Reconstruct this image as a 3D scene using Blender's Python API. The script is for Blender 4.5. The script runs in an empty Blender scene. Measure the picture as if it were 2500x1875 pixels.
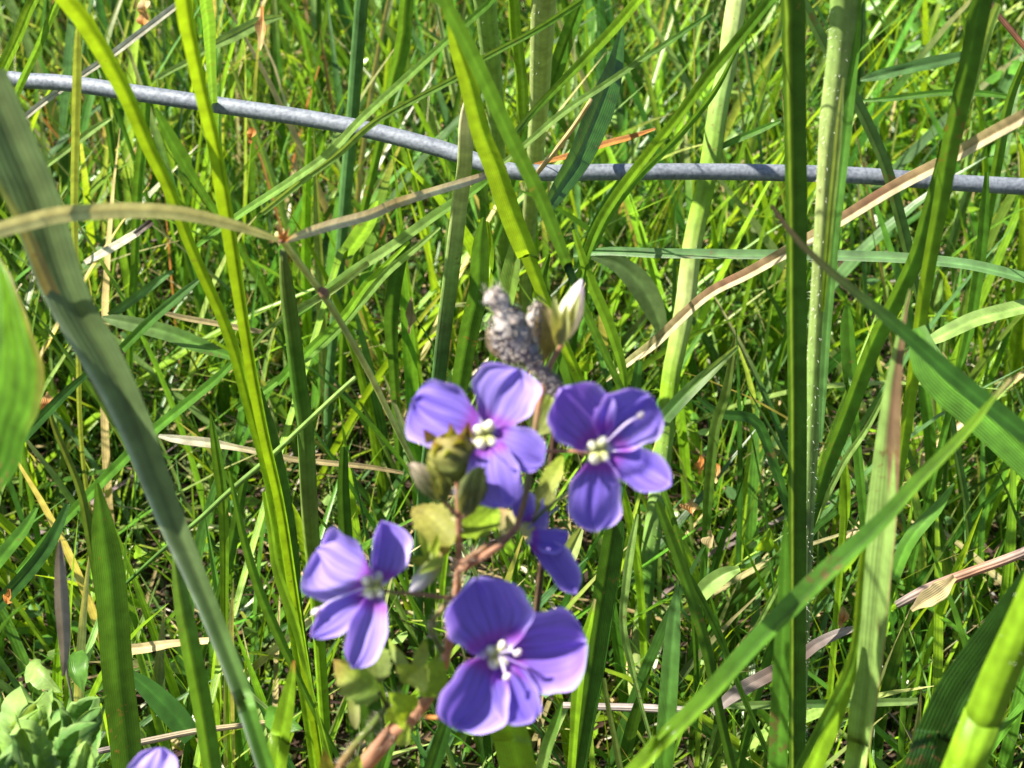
import bpy, math, random
import numpy as np
from mathutils import Vector, noise as mnoise
random.seed(7)
RNG = np.random.default_rng(7)
R = math.radians
sc = bpy.context.scene
col = sc.collection

# ------------------------------------------------------------------ camera, sky, sun, exposure
H = 0.27
PITCH = R(35)
cam_d = bpy.data.cameras.new('camera'); cam = bpy.data.objects.new('camera', cam_d); col.objects.link(cam)
cam.location = (0, 0, H); cam.rotation_euler = (math.pi/2 - PITCH, 0, 0)
cam_d.lens = 60; cam_d.sensor_width = 36; cam_d.clip_start = 0.01; cam_d.clip_end = 200
cam_d.dof.use_dof = True; cam_d.dof.focus_distance = 0.27; cam_d.dof.aperture_fstop = 60
sc.camera = cam
SUN_DIR = Vector((-0.60, -0.08, 0.79)).normalized()
world = bpy.data.worlds.new('World'); sc.world = world; world.use_nodes = True
wn = world.node_tree.nodes; wl = world.node_tree.links
bg = wn['Background']; sky = wn.new('ShaderNodeTexSky'); sky.sky_type = 'NISHITA'; sky.sun_disc = False
sky.sun_elevation = math.asin(SUN_DIR.z); sky.sun_rotation = math.atan2(SUN_DIR.x, SUN_DIR.y)
wl.new(sky.outputs[0], bg.inputs[0]); bg.inputs[1].default_value = 0.06
sd = bpy.data.lights.new('sun', 'SUN'); sd.energy = 5.0; sd.angle = R(0.5); sd.color = (1, 0.93, 0.78)
sun = bpy.data.objects.new('sun', sd); col.objects.link(sun)
sun.rotation_euler = (-SUN_DIR).to_track_quat('-Z', 'Y').to_euler(); sun.location = (0, 0, 3)
sc.view_settings.view_transform = 'Standard'; sc.view_settings.look = 'None'
sc.view_settings.exposure = 1.62; sc.view_settings.gamma = 1; sc.view_settings.use_curve_mapping = False
sc.cycles.max_bounces = 8; sc.cycles.transmission_bounces = 6; sc.cycles.diffuse_bounces = 5

F = Vector((0, math.cos(PITCH), -math.sin(PITCH)))
UP = Vector((0, math.sin(PITCH), math.cos(PITCH)))
RT = Vector((1, 0, 0)); C0 = Vector((0, 0, H))
K = 36/60/2500

def at(px, py, d, floor=0.006):
    """photo coordinates (2500 x 1875) and a distance in metres -> a point of the place, never under the ground"""
    xo = (px-1250)*K; yo = -(py-937.5)*K
    ray = F + RT*xo + UP*yo
    if C0.z + ray.z*d < floor:
        d = (C0.z-floor)/(-ray.z)
    return C0 + ray*d

# ------------------------------------------------------------------ materials
def nt(name):
    m = bpy.data.materials.new(name); m.use_nodes = True
    n = m.node_tree.nodes; n.clear(); return m, n, m.node_tree.links

def lamina_mat(name, trans=0.45, rough=0.42, spec=0.5, veins=14, vein_amt=0.14, warm=(1.25, 1.15, 0.35, 1), tgamma=0.75, bump=0.5, mottle=0.3, specks=0.0):
    """thin plant tissue: pigment comes from the 'tint' colour attribute; lengthwise veins, mottling and relief from here"""
    m, n, l = nt(name)
    out = n.new('ShaderNodeOutputMaterial')
    at_ = n.new('ShaderNodeAttribute'); at_.attribute_name = 'tint'
    uv = n.new('ShaderNodeUVMap')
    sep = n.new('ShaderNodeSeparateXYZ'); l.new(uv.outputs[0], sep.inputs[0])
    geo = n.new('ShaderNodeTexCoord')
    nz = n.new('ShaderNodeTexNoise'); nz.inputs['Scale'].default_value = 420; nz.inputs['Detail'].default_value = 4
    l.new(geo.outputs['Object'], nz.inputs['Vector'])
    # veins: across coordinate
    mul = n.new('ShaderNodeMath'); mul.operation = 'MULTIPLY'; mul.inputs[1].default_value = veins*2*math.pi; l.new(sep.outputs[0], mul.inputs[0])
    add = n.new('ShaderNodeMath'); add.operation = 'MULTIPLY_ADD'; add.inputs[1].default_value = 2.0; l.new(nz.outputs[0], add.inputs[0]); l.new(mul.outputs[0], add.inputs[2])
    sn = n.new('ShaderNodeMath'); sn.operation = 'SINE'; l.new(add.outputs[0], sn.inputs[0])
    mr = n.new('ShaderNodeMapRange'); mr.inputs[1].default_value = -1; mr.inputs[2].default_value = 1; mr.inputs[3].default_value = 1-vein_amt; mr.inputs[4].default_value = 1+vein_amt*0.5
    l.new(sn.outputs[0], mr.inputs[0])
    m2 = n.new('ShaderNodeMapRange'); m2.inputs[1].default_value = 0.3; m2.inputs[2].default_value = 0.7; m2.inputs[3].default_value = 1-mottle; m2.inputs[4].default_value = 1+mottle
    l.new(nz.outputs[0], m2.inputs[0])
    mm = n.new('ShaderNodeMath'); mm.operation = 'MULTIPLY'; l.new(mr.outputs[0], mm.inputs[0]); l.new(m2.outputs[0], mm.inputs[1])
    sc_ = n.new('ShaderNodeVectorMath'); sc_.operation = 'SCALE'; l.new(at_.outputs[0], sc_.inputs[0]); l.new(mm.outputs[0], sc_.inputs['Scale'])
    if specks:
        n3 = n.new('ShaderNodeTexNoise'); n3.inputs['Scale'].default_value = 1100; n3.inputs['Detail'].default_value = 2; l.new(geo.outputs['Object'], n3.inputs['Vector'])
        n4 = n.new('ShaderNodeTexNoise'); n4.inputs['Scale'].default_value = 90; l.new(geo.outputs['Object'], n4.inputs['Vector'])
        ml = n.new('ShaderNodeMath'); ml.operation = 'MULTIPLY'; l.new(n3.outputs[0], ml.inputs[0]); l.new(n4.outputs[0], ml.inputs[1])
        r3 = n.new('ShaderNodeMapRange'); r3.inputs[1].default_value = .40; r3.inputs[2].default_value = .45; r3.inputs[4].default_value = specks; l.new(ml.outputs[0], r3.inputs[0])
        mb = n.new('ShaderNodeMix'); mb.data_type = 'RGBA'; l.new(r3.outputs[0], mb.inputs[0]); l.new(sc_.outputs[0], mb.inputs[6]); mb.inputs[7].default_value = (.16, .09, .04, 1)
        class _o: outputs = [mb.outputs[2]]
        sc_ = _o
    bs = n.new('ShaderNodeBsdfPrincipled'); bs.inputs['Roughness'].default_value = rough; bs.inputs['Specular IOR Level'].default_value = spec
    l.new(sc_.outputs[0], bs.inputs['Base Color'])
    bp = n.new('ShaderNodeBump'); bp.inputs['Strength'].default_value = bump; bp.inputs['Distance'].default_value = 0.00012
    l.new(sn.outputs[0], bp.inputs['Height']); l.new(bp.outputs[0], bs.inputs['Normal'])
    ga = n.new('ShaderNodeGamma'); ga.inputs[1].default_value = tgamma; l.new(sc_.outputs[0], ga.inputs[0])
    wm = n.new('ShaderNodeMix'); wm.data_type = 'RGBA'; wm.blend_type = 'MULTIPLY'; wm.inputs[0].default_value = 1
    l.new(ga.outputs[0], wm.inputs[6]); wm.inputs[7].default_value = warm
    tr = n.new('ShaderNodeBsdfTranslucent'); l.new(wm.outputs[2], tr.inputs[0])
    mx = n.new('ShaderNodeMixShader'); mx.inputs[0].default_value = trans
    l.new(bs.outputs[0], mx.inputs[1]); l.new(tr.outputs[0], mx.inputs[2]); l.new(mx.outputs[0], out.inputs[0])
    return m

M_leaf = lamina_mat('grass_leaf', 0.42, rough=0.36, vein_amt=0.13, bump=0.35, specks=.7)
M_turf = lamina_mat('turf_leaf', 0.42, rough=0.33, veins=3, vein_amt=0.15, bump=0.2)
M_straw = lamina_mat('dry_straw', 0.22, rough=0.55, spec=0.3, veins=9, vein_amt=0.3, warm=(1.1, 0.9, 0.6, 1))
M_stem = lamina_mat('green_stem', 0.2, rough=0.45, spec=0.25, veins=9, vein_amt=0.07, bump=0.2, mottle=0.25, specks=.6)
M_petal = lamina_mat('violet_petal', 0.40, rough=0.55, spec=0.3, veins=13, vein_amt=0.09, warm=(1, 0.8, 1.05, 1), tgamma=0.9, bump=0.06, mottle=0.08)
M_soft = lamina_mat('speedwell_green', 0.35, rough=0.6, spec=0.25, veins=5, vein_amt=0.05, mottle=0.3, bump=.1, warm=(1.2, 1.1, 0.4, 1))
M_grey = lamina_mat('withered_grey', 0.1, rough=0.9, spec=0.1, veins=5, vein_amt=0.15, mottle=0.4, warm=(1, 0.95, 0.85, 1), bump=1.0)

def wire_mat():
    m, n, l = nt('galvanised_wire')
    out = n.new('ShaderNodeOutputMaterial'); bs = n.new('ShaderNodeBsdfPrincipled'); tc = n.new('ShaderNodeTexCoord')
    nz = n.new('ShaderNodeTexNoise'); nz.inputs['Scale'].default_value = 1500; nz.inputs['Detail'].default_value = 5; l.new(tc.outputs['Object'], nz.inputs[0])
    n2 = n.new('ShaderNodeTexNoise'); n2.inputs['Scale'].default_value = 160; n2.inputs['Detail'].default_value = 3; l.new(tc.outputs['Object'], n2.inputs[0])
    ad = n.new('ShaderNodeMath'); ad.operation = 'MULTIPLY_ADD'; ad.inputs[1].default_value = 0.5; l.new(n2.outputs[0], ad.inputs[0]); l.new(nz.outputs[0], ad.inputs[2])
    cr = n.new('ShaderNodeValToRGB'); cr.color_ramp.elements[0].position = 0.55; cr.color_ramp.elements[0].color = (0.10, 0.115, 0.145, 1)
    cr.color_ramp.elements[1].position = 0.95; cr.color_ramp.elements[1].color = (0.22, 0.245, 0.29, 1)
    l.new(ad.outputs[0], cr.inputs[0]); l.new(cr.outputs[0], bs.inputs['Base Color'])
    bs.inputs['Metallic'].default_value = 0.25; bs.inputs['Roughness'].default_value = 0.62
    bp = n.new('ShaderNodeBump'); bp.inputs['Strength'].default_value = 0.35; bp.inputs['Distance'].default_value = 0.00015
    l.new(nz.outputs[0], bp.inputs['Height']); l.new(bp.outputs[0], bs.inputs['Normal']); l.new(bs.outputs[0], out.inputs[0])
    return m
M_wire = wire_mat()

def soil_mat():
    m, n, l = nt('dark_soil')
    out = n.new('ShaderNodeOutputMaterial'); bs = n.new('ShaderNodeBsdfPrincipled'); tc = n.new('ShaderNodeTexCoord')
    nz = n.new('ShaderNodeTexNoise'); nz.inputs['Scale'].default_value = 130; nz.inputs['Detail'].default_value = 8; l.new(tc.outputs['Object'], nz.inputs[0])
    cr = n.new('ShaderNodeValToRGB'); cr.color_ramp.elements[0].position = 0.35; cr.color_ramp.elements[0].color = (0.012, 0.008, 0.005, 1)
    cr.color_ramp.elements[1].position = 0.7; cr.color_ramp.elements[1].color = (0.07, 0.045, 0.025, 1)
    l.new(nz.outputs[0], cr.inputs[0]); l.new(cr.outputs[0], bs.inputs['Base Color']); bs.inputs['Roughness'].default_value = 0.95
    bp = n.new('ShaderNodeBump'); bp.inputs['Strength'].default_value = 1; bp.inputs['Distance'].default_value = 0.004
    l.new(nz.outputs[0], bp.inputs['Height']); l.new(bp.outputs[0], bs.inputs['Normal']); l.new(bs.outputs[0], out.inputs[0])
    return m

# ------------------------------------------------------------------ mesh helpers
def mesh_obj(name, V, Q, mat, parent=None, tint=None, uv=None, smooth=True, T=None):
    """V (n,3); Q (m,4) quads and/or T (k,3) triangles; tint (n,3) per vertex; uv (n,2) per vertex"""
    V = np.asarray(V, dtype=np.float32)
    loops = []; starts = []; tot = []
    n0 = 0
    if Q is not None and len(Q):
        Q = np.asarray(Q, dtype=np.int32); loops.append(Q.ravel()); starts.append(np.arange(len(Q))*4); tot.append(np.full(len(Q), 4)); n0 = len(Q)*4
    if T is not None and len(T):
        T = np.asarray(T, dtype=np.int32); loops.append(T.ravel()); starts.append(n0+np.arange(len(T))*3); tot.append(np.full(len(T), 3))
    loops = np.concatenate(loops).astype(np.int32); starts = np.concatenate(starts).astype(np.int32); tot = np.concatenate(tot).astype(np.int32)
    me = bpy.data.meshes.new(name)
    me.vertices.add(len(V)); me.vertices.foreach_set('co', V.ravel())
    me.loops.add(len(loops)); me.loops.foreach_set('vertex_index', loops)
    me.polygons.add(len(starts)); me.polygons.foreach_set('loop_start', starts); me.polygons.foreach_set('loop_total', tot)
    if uv is not None:
        u = me.uv_layers.new(name='UVMap'); u.data.foreach_set('uv', np.asarray(uv, dtype=np.float32)[loops].ravel())
    if tint is not None:
        a = me.color_attributes.new('tint', 'FLOAT_COLOR', 'POINT')
        c = np.ones((len(V), 4), dtype=np.float32); c[:, :3] = tint; a.data.foreach_set('color', c.ravel())
    me.polygons.foreach_set('use_smooth', np.full(len(starts), smooth))
    me.update(calc_edges=True); me.validate()
    me.materials.append(mat)
    o = bpy.data.objects.new(name, me); col.objects.link(o)
    if parent is not None:
        o.parent = parent; o.matrix_parent_inverse = parent.matrix_world.inverted()
    return o

def tag(o, label=None, cat=None, group=None, kind=None):
    if label: o['label'] = label
    if cat: o['category'] = cat
    if group: o['group'] = group
    if kind: o['kind'] = kind
    return o

def empty(name, loc):
    o = bpy.data.objects.new(name, None); o.location = loc; o.empty_display_size = 0.01; col.objects.link(o)
    bpy.context.view_layer.update(); return o

def spline(P, n):
    """Catmull-Rom through P (k,d) at n samples, evenly spaced"""
    P = np.asarray(P, float)
    if len(P) == 2: P = np.stack([P[0], (P[0]+P[1])/2, P[1]])
    E = np.vstack([2*P[0]-P[1], P, 2*P[-1]-P[-2]])
    L = np.r_[0, np.cumsum(np.linalg.norm(np.diff(P[:, :3], axis=0), axis=1))]
    s = np.linspace(0, L[-1], n); i = np.clip(np.searchsorted(L, s, side='right')-1, 0, len(P)-2)
    t = ((s-L[i])/np.maximum(L[i+1]-L[i], 1e-9))[:, None]
    a, b, c, d = E[i], E[i+1], E[i+2], E[i+3]
    return 0.5*((2*b)+(-a+c)*t+(2*a-5*b+4*c-d)*t**2+(-a+3*b-3*c+d)*t**3)

PAL = dict(z=(0.25, 0.45, 0.012), g=(0.075, 0.20, 0.020), d=(0.032, 0.10, 0.014), q=(0.60, 0.64, 0.28), y=(0.19, 0.35, 0.015), p=(0.24, 0.38, 0.10), b=(0.085, 0.19, 0.060),  # d: dark green, deepened to carry shade on the dark blades
           s=(0.52, 0.42, 0.21), w=(0.72, 0.68, 0.52), o=(0.50, 0.20, 0.05), r=(0.24, 0.10, 0.05), k=(0.07, 0.04, 0.03),
           l=(0.30, 0.26, 0.25), v=(0.13, 0.18, 0.045), c=(0.38, 0.46, 0.17), e=(0.13, 0.20, 0.075), m=(0.36, 0.19, 0.12), t=(0.30, 0.23, 0.11))
def colour(code, n, span=(0, 1)):
    ks = code.split('>'); P = np.array([PAL[k] for k in ks]); t = np.clip((np.linspace(0, 1, n)-span[0])/(span[1]-span[0]), 0, 1)*(len(P)-1)
    return np.stack([np.interp(t, range(len(P)), P[:, i]) for i in range(3)], 1)

def frame(Pts):
    T = np.gradient(Pts, axis=0); T /= np.linalg.norm(T, axis=1)[:, None]+1e-12
    return T

def parse(s):
    return [tuple(float(q) for q in p.split(',')) for p in s.split()]

def trace(pts, d0, d1, root, top):
    """traced points (x, y, width px) -> rows of (X, Y, Z, width m); a shoot's foot goes on down into the ground, its head beyond the frame"""
    A = np.array(pts, float)
    L = np.r_[0, np.cumsum(np.linalg.norm(np.diff(A[:, :2], axis=0), axis=1))]; L /= L[-1]
    rows = []
    for (x, y, w), t in zip(A, L):
        d = d0+(d1-d0)*t
        rows.append([*at(x, y, d), w*K*d])
    if top:
        a = np.array(rows[0][:3]); b = np.array(rows[1][:3]); t = (a-b)/np.linalg.norm(a-b)
        w = rows[0][3]; g = np.array([0.15*np.sign(t[0]), 0, -0.25])
        rows = [[*(a+t*0.055+g*0.03), w*0.1], [*(a+t*0.028+g*0.008), w*0.7]]+rows
    if root:
        a = np.array(rows[-1][:3]); b = np.array(rows[-2][:3]); t = (a-b)/np.linalg.norm(a-b); w = rows[-1][3]
        z = a[2]
        if z > 0.004:
            t2 = t.copy(); t2[2] = min(t2[2], -0.55); t2 /= np.linalg.norm(t2)
            p1 = a+t2*(z*0.5/abs(t2[2])); t3 = t2*np.array([0.35, 0.35, 1]); t3 /= np.linalg.norm(t3)
            p2 = p1+t3*((p1[2]+0.004)/abs(t3[2]))
            rows += [[*p1, w*0.9], [*p2, w*0.75]]
    return np.array(rows)

def span_of(rows, npts, top):
    L = np.r_[0, np.cumsum(np.linalg.norm(np.diff(rows[:, :3], axis=0), axis=1))]; L /= L[-1]; a = 2 if top else 0
    return L[a], L[a+npts-1]

def ribbon(name, rows, code, mat, parent=None, roll=0, fold=0.35, twist=0, n=None, wav=0.0, across=7, seed=0, colfun=None, span=(0, 1), groove=None):
    if groove is None: groove = 0 if seed % 3 else .4
    n = n or max(16, min(90, int(np.linalg.norm(np.diff(rows[:, :3], axis=0), axis=1).sum()/0.0022)))
    S = spline(rows, n); P = S[:, :3]; W = np.maximum(S[:, 3], 1e-5)
    rs = np.random.default_rng(seed+11)
    T = frame(P); view = P-np.array(C0); view /= np.linalg.norm(view, axis=1)[:, None]
    B = np.cross(T, view); B /= np.linalg.norm(B, axis=1)[:, None]+1e-12
    for i in range(1, n):
        if np.dot(B[i], B[i-1]) < 0: B[i] = -B[i]
    if B[n//2][0] < 0: B = -B
    N = np.cross(B, T); N = np.where((N*view).sum(1, keepdims=True) > 0, -N, N)
    th = R(roll)+R(twist)*np.linspace(-0.5, 0.5, n)
    c = np.cos(th)[:, None]; s = np.sin(th)[:, None]
    B2 = B*c+N*s; N2 = N*c-B*s
    W = W/np.maximum(np.abs(np.cos(th)), 0.45)
    ph = rs.uniform(0, 6.28, 4); q = np.linspace(0, n*0.0022*1000/12, n)
    edge = 1+wav*(np.sin(q*2.2+ph[0])+0.6*np.sin(q*5.1+ph[1]))
    u = np.linspace(-1, 1, across)
    prof = np.abs(u)**1.2*fold - 0.06*np.cos(u*6)*0.5
    V = P[:, None, :]+B2[:, None, :]*(u[None, :, None]*(W*edge)[:, None, None]*0.5)+N2[:, None, :]*(prof[None, :, None]*W[:, None, None]*0.5)
    if wav:
        V += N2[:, None, :]*((np.sin(q*3+ph[2])[:, None]*np.abs(u)[None, :])*W[:, None]*wav*0.8)[:, :, None]
    V = V.reshape(-1, 3)
    i = np.arange(n-1)[:, None]*across; j = np.arange(across-1)[None, :]
    Q = np.stack([i+j, i+j+1, i+j+1+across, i+j+across], -1).reshape(-1, 4)
    base = colour(code, n, span)
    # a slow drift of pigment along the blade and a paler midrib
    drift = 1+0.18*np.interp(np.arange(n), np.linspace(0, n, 9), rs.uniform(-1, 1, 9))
    tint = base[:, None, :]*drift[:, None, None]*(1+(0.45 if groove == 0 else -groove)*np.exp(-(u/0.2)**2))[None, :, None]
    if colfun is not None: tint = colfun(tint, ((np.linspace(0, 1, n)-span[0])/(span[1]-span[0]))[:, None]*np.ones((1, across)), u[None, :]*np.ones((n, 1)))
    tint = np.clip(tint, 0.002, 0.85).reshape(-1, 3)
    L = np.r_[0, np.cumsum(np.linalg.norm(np.diff(P, axis=0), axis=1))]
    uv = np.stack(np.broadcast_arrays((u[None, :]*0.5+0.5), L[:, None]*100), -1).reshape(-1, 2)
    return mesh_obj(name, V, Q, mat, parent, tint, uv)

def tube(name, rows, code, mat, parent=None, sides=10, n=None, flat=1.0, seed=0, ridge=0.0, colfun=None, bump=0.0, span=(0, 1)):
    n = n or max(6, min(110, int(np.linalg.norm(np.diff(rows[:, :3], axis=0), axis=1).sum()/0.002)))
    S = spline(rows, n); P = S[:, :3]; W = np.maximum(S[:, 3], 1e-5)*0.5
    rs = np.random.default_rng(seed+5)
    T = frame(P); ref = P-np.array(C0); B = np.cross(T, ref); B /= np.linalg.norm(B, axis=1)[:, None]+1e-12
    N = np.cross(B, T)
    a = np.linspace(0, 2*np.pi, sides, endpoint=False)
    rad = 1+ridge*np.cos(a*4)
    V = P[:, None, :]+(B[:, None, :]*(np.cos(a)*rad)[None, :, None]+N[:, None, :]*(np.sin(a)*rad)[None, :, None]*flat)*W[:, None, None]
    if bump:
        V = V+(rs.normal(0, 1, V.shape))*bump
    V = V.reshape(-1, 3)
    i = np.arange(n-1)[:, None]*sides; j = np.arange(sides)[None, :]; k = (j+1) % sides
    Q = np.stack([i+j, i+k, i+k+sides, i+j+sides], -1).reshape(-1, 4)
    Vn = len(V); V = np.vstack([V, P[0], P[-1]])
    T3 = [[Vn, (jj+1) % sides, jj] for jj in range(sides)]+[[Vn+1, (n-1)*sides+jj, (n-1)*sides+(jj+1) % sides] for jj in range(sides)]
    base = colour(code, n, span)
    drift = 1+0.2*np.interp(np.arange(n), np.linspace(0, n, 12), rs.uniform(-1, 1, 12))
    tint = (base*drift[:, None])[:, None, :]*(1+0.12*np.cos(a*3+rs.uniform(0, 6)))[None, :, None]
    if colfun is not None: tint = colfun(tint, ((np.linspace(0, 1, n)-span[0])/(span[1]-span[0]))[:, None]*np.ones((1, sides)), np.cos(a)[None, :]*np.ones((n, 1)))
    tint = np.clip(tint, 0.002, 0.9).reshape(-1, 3); tint = np.vstack([tint, tint[0], tint[-1]])
    L = np.r_[0, np.cumsum(np.linalg.norm(np.diff(P, axis=0), axis=1))]
    uv = np.stack(np.broadcast_arrays((a/(2*np.pi))[None, :], L[:, None]*100), -1).reshape(-1, 2); uv = np.vstack([uv, uv[0], uv[-1]])
    return mesh_obj(name, V, Q, mat, parent, tint, uv, T=np.array(T3)), P, W

def hairs(P, W, parent, count=500, length=0.0006, thick=0.00003, seed=0, tint=(0.75, 0.78, 0.68)):
    rs = np.random.default_rng(seed+3)
    i = rs.integers(0, len(P), count); T = frame(P)[i]
    d = rs.normal(0, 1, (count, 3)); d -= (d*T).sum(1)[:, None]*T; d /= np.linalg.norm(d, axis=1)[:, None]
    base = P[i]+d*W[i][:, None]*0.92+T*rs.uniform(-0.001, 0.001, count)[:, None]
    tip = base+(d+T*rs.uniform(-0.5, 0.5, count)[:, None])*(length*rs.uniform(0.5, 1.3, count))[:, None]
    s = np.cross(d, T)*thick
    V = np.stack([base-s, base+s, tip], 1).reshape(-1, 3)
    Tt = np.arange(count*3).reshape(-1, 3)
    o = mesh_obj('hairs', V, None, M_straw, parent, np.tile(tint, (len(V), 1)), np.zeros((len(V), 2)), T=Tt)
    o['kind'] = 'stuff'; return o

SHAPES = dict(
    round=[(0, .26), (.08, .40), (.2, .66), (.35, .88), (.5, .98), (.65, 1), (.78, .93), (.88, .76), (.95, .5), (.985, .25), (1, .03)],
    oval=[(0, .12), (.15, .45), (.35, .82), (.55, 1), (.72, .92), (.86, .68), (.95, .38), (1, .03)],
    lance=[(0, .25), (.15, .7), (.35, 1), (.55, .93), (.75, .62), (.9, .28), (1, .02)],
    egg=[(0, .3), (.12, .8), (.3, 1), (.5, .92), (.7, .66), (.88, .32), (1, .03)])
def lamina(name, base, tip, wpx, parent, mat, colfun, shape='round', roll=0, cup=0.15, bend=0.1, wave=0.03, serrate=0, nu=22, nv=13, seed=0, side=0.0, rim=0.0, curl=0.0):
    """a petal, sepal or leaf: base and tip are (px, py, depth); cup lifts its edges, bend arches it lengthwise"""
    rs = np.random.default_rng(seed+17)
    a = np.array(at(*base)); b = np.array(at(*tip)); L = np.linalg.norm(b-a)
    dm = (base[2]+tip[2])/2; W = wpx*K*dm
    T = (b-a)/L; view = np.array(F); edge_ = rs.uniform(0, 6.28, 2); B = np.cross(T, view); B /= np.linalg.norm(B)
    N = np.cross(B, T)
    if np.dot(N, view) > 0: N = -N
    th = R(roll); B2 = B*math.cos(th)+N*math.sin(th); N2 = N*math.cos(th)-B*math.sin(th)
    W /= max(abs(math.cos(th)), 0.4)
    u = np.linspace(0, 1, nu) if not serrate else np.linspace(0, 1, nu*2)
    nu_ = len(u); v = np.linspace(-1, 1, nv)
    sh = np.array(SHAPES[shape]); w = np.interp(u, sh[:, 0], sh[:, 1])
    if not serrate: w = np.convolve(np.r_[w[0], w, w[-1]], [.2, .6, .2], 'valid')
    if serrate: w = w*(1+0.22*((u*serrate) % 1.0-0.5))
    U, Vv = np.meshgrid(u, v, indexing='ij')
    ph = rs.uniform(0, 6.28, 4)
    off = (cup*W*(Vv**2)+rim*W*np.abs(Vv)**7+abs(curl)*W*np.clip(Vv*np.sign(curl)-.25, 0, 1)**2)*w[:, None]+rim*0.6*W*U[:]**9+bend*L*np.sin(np.pi*U)+wave*W*(np.sin(Vv*5+ph[0]+U*4)*U+.35*np.sin(Vv*13+ph[2]+U*3)*U*(1-np.abs(Vv))*2+0.6*np.sin(U*9+ph[1])*np.abs(Vv))
    lat = side*L*np.sin(np.pi*U)+W*.018*np.sin(U*17+edge_[0])*Vv*np.abs(Vv)+W*.02*np.sin(U*7+edge_[1])
    P = a+T*(U*L)[..., None]+B2*((Vv*w[:, None]*W/2)+lat)[..., None]+N2*off[..., None]
    i = np.arange(nu_-1)[:, None]*nv; j = np.arange(nv-1)[None, :]
    Q = np.stack([i+j, i+j+1, i+j+1+nv, i+j+nv], -1).reshape(-1, 4)
    tint = colfun(U, Vv, rs)
    uv = np.stack([Vv*0.5+0.5, U], -1).reshape(-1, 2)
    return mesh_obj(name, P.reshape(-1, 3), Q, mat, parent, np.clip(tint, 0.002, 0.92).reshape(-1, 3), uv)

def ellipsoid(name, base, tip, wpx, parent, mat, colfun, seed=0, rough=0.04, prof=None):
    a = np.array(at(*base)); b = np.array(at(*tip)); L = np.linalg.norm(b-a); T = (b-a)/L
    W = wpx*K*(base[2]+tip[2])/2
    B = np.cross(T, np.array(F)); B /= np.linalg.norm(B); N = np.cross(B, T)
    nu, nv = 14, 14; u = np.linspace(0, 1, nu); an = np.linspace(0, 2*np.pi, nv, endpoint=False)
    r = np.interp(u, *zip(*prof)) if prof else np.sqrt(np.clip(1-(2*u-1)**2, 0, 1))
    r = np.maximum(r, 0.02); rs = np.random.default_rng(seed)
    rr = r[:, None]*(1+rough*rs.normal(0, 1, (nu, nv)))*(1+0.06*np.cos(an*4))[None]
    P = a+T*(u*L)[:, None, None]+(B*np.cos(an)[None, :, None]+N*np.sin(an)[None, :, None])*(rr*W/2)[..., None]
    i = np.arange(nu-1)[:, None]*nv; j = np.arange(nv)[None, :]; k = (j+1) % nv
    Q = np.stack([i+j, i+k, i+k+nv, i+j+nv], -1).reshape(-1, 4)
    U, A = np.meshgrid(u, an, indexing='ij')
    tint = colfun(U, np.cos(A), rs)
    uv = np.stack([A/(2*np.pi), U], -1).reshape(-1, 2)
    return mesh_obj(name, P.reshape(-1, 3), Q, mat, parent, np.clip(tint, 0.002, 0.92).reshape(-1, 3), uv)

def mixc(a, b, t):
    a = np.asarray(a, float); b = np.asarray(b, float); return a+(b-a)*np.clip(t, 0, 1)[..., None]
def cf(a, b=None, edge=None, noise=0.10, power=1.3):
    """pigment running from a at the base to b at the tip, another at the margin"""
    a = np.array(PAL[a] if isinstance(a, str) else a); b = a if b is None else np.array(PAL[b] if isinstance(b, str) else b)
    e = None if edge is None else np.array(PAL[edge] if isinstance(edge, str) else edge)
    def f(U, V, rs):
        c = mixc(a, b, np.clip((U-0.25)/0.75, 0, 1)**power)
        if e is not None: c = c+(e-c)*(np.clip((np.abs(V)-0.6)/0.4, 0, 1)**1.5)[..., None]
        return c*(1+noise*rs.normal(0, 1, U.shape))[..., None]
    return f

# ------------------------------------------------------------------ the ground
n = 40
g = np.linspace(-1, 1, n); gx = np.sign(g)*np.abs(g)**3*30; X, Y = np.meshgrid(gx, gx+0.4, indexing='ij')
Z = np.where(np.hypot(X, Y-0.4) < 2, -0.004+0.004*np.sin(X*37)*np.cos(Y*29), -0.004)
V = np.stack([X, Y, Z], -1).reshape(-1, 3); i = np.arange(n-1)[:, None]*n; j = np.arange(n-1)[None, :]
Q = np.stack([i+j, i+n+j, i+n+j+1, i+j+1], -1).reshape(-1, 4)
tag(mesh_obj('ground', V, Q, soil_mat(), smooth=True), kind='structure')

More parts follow.
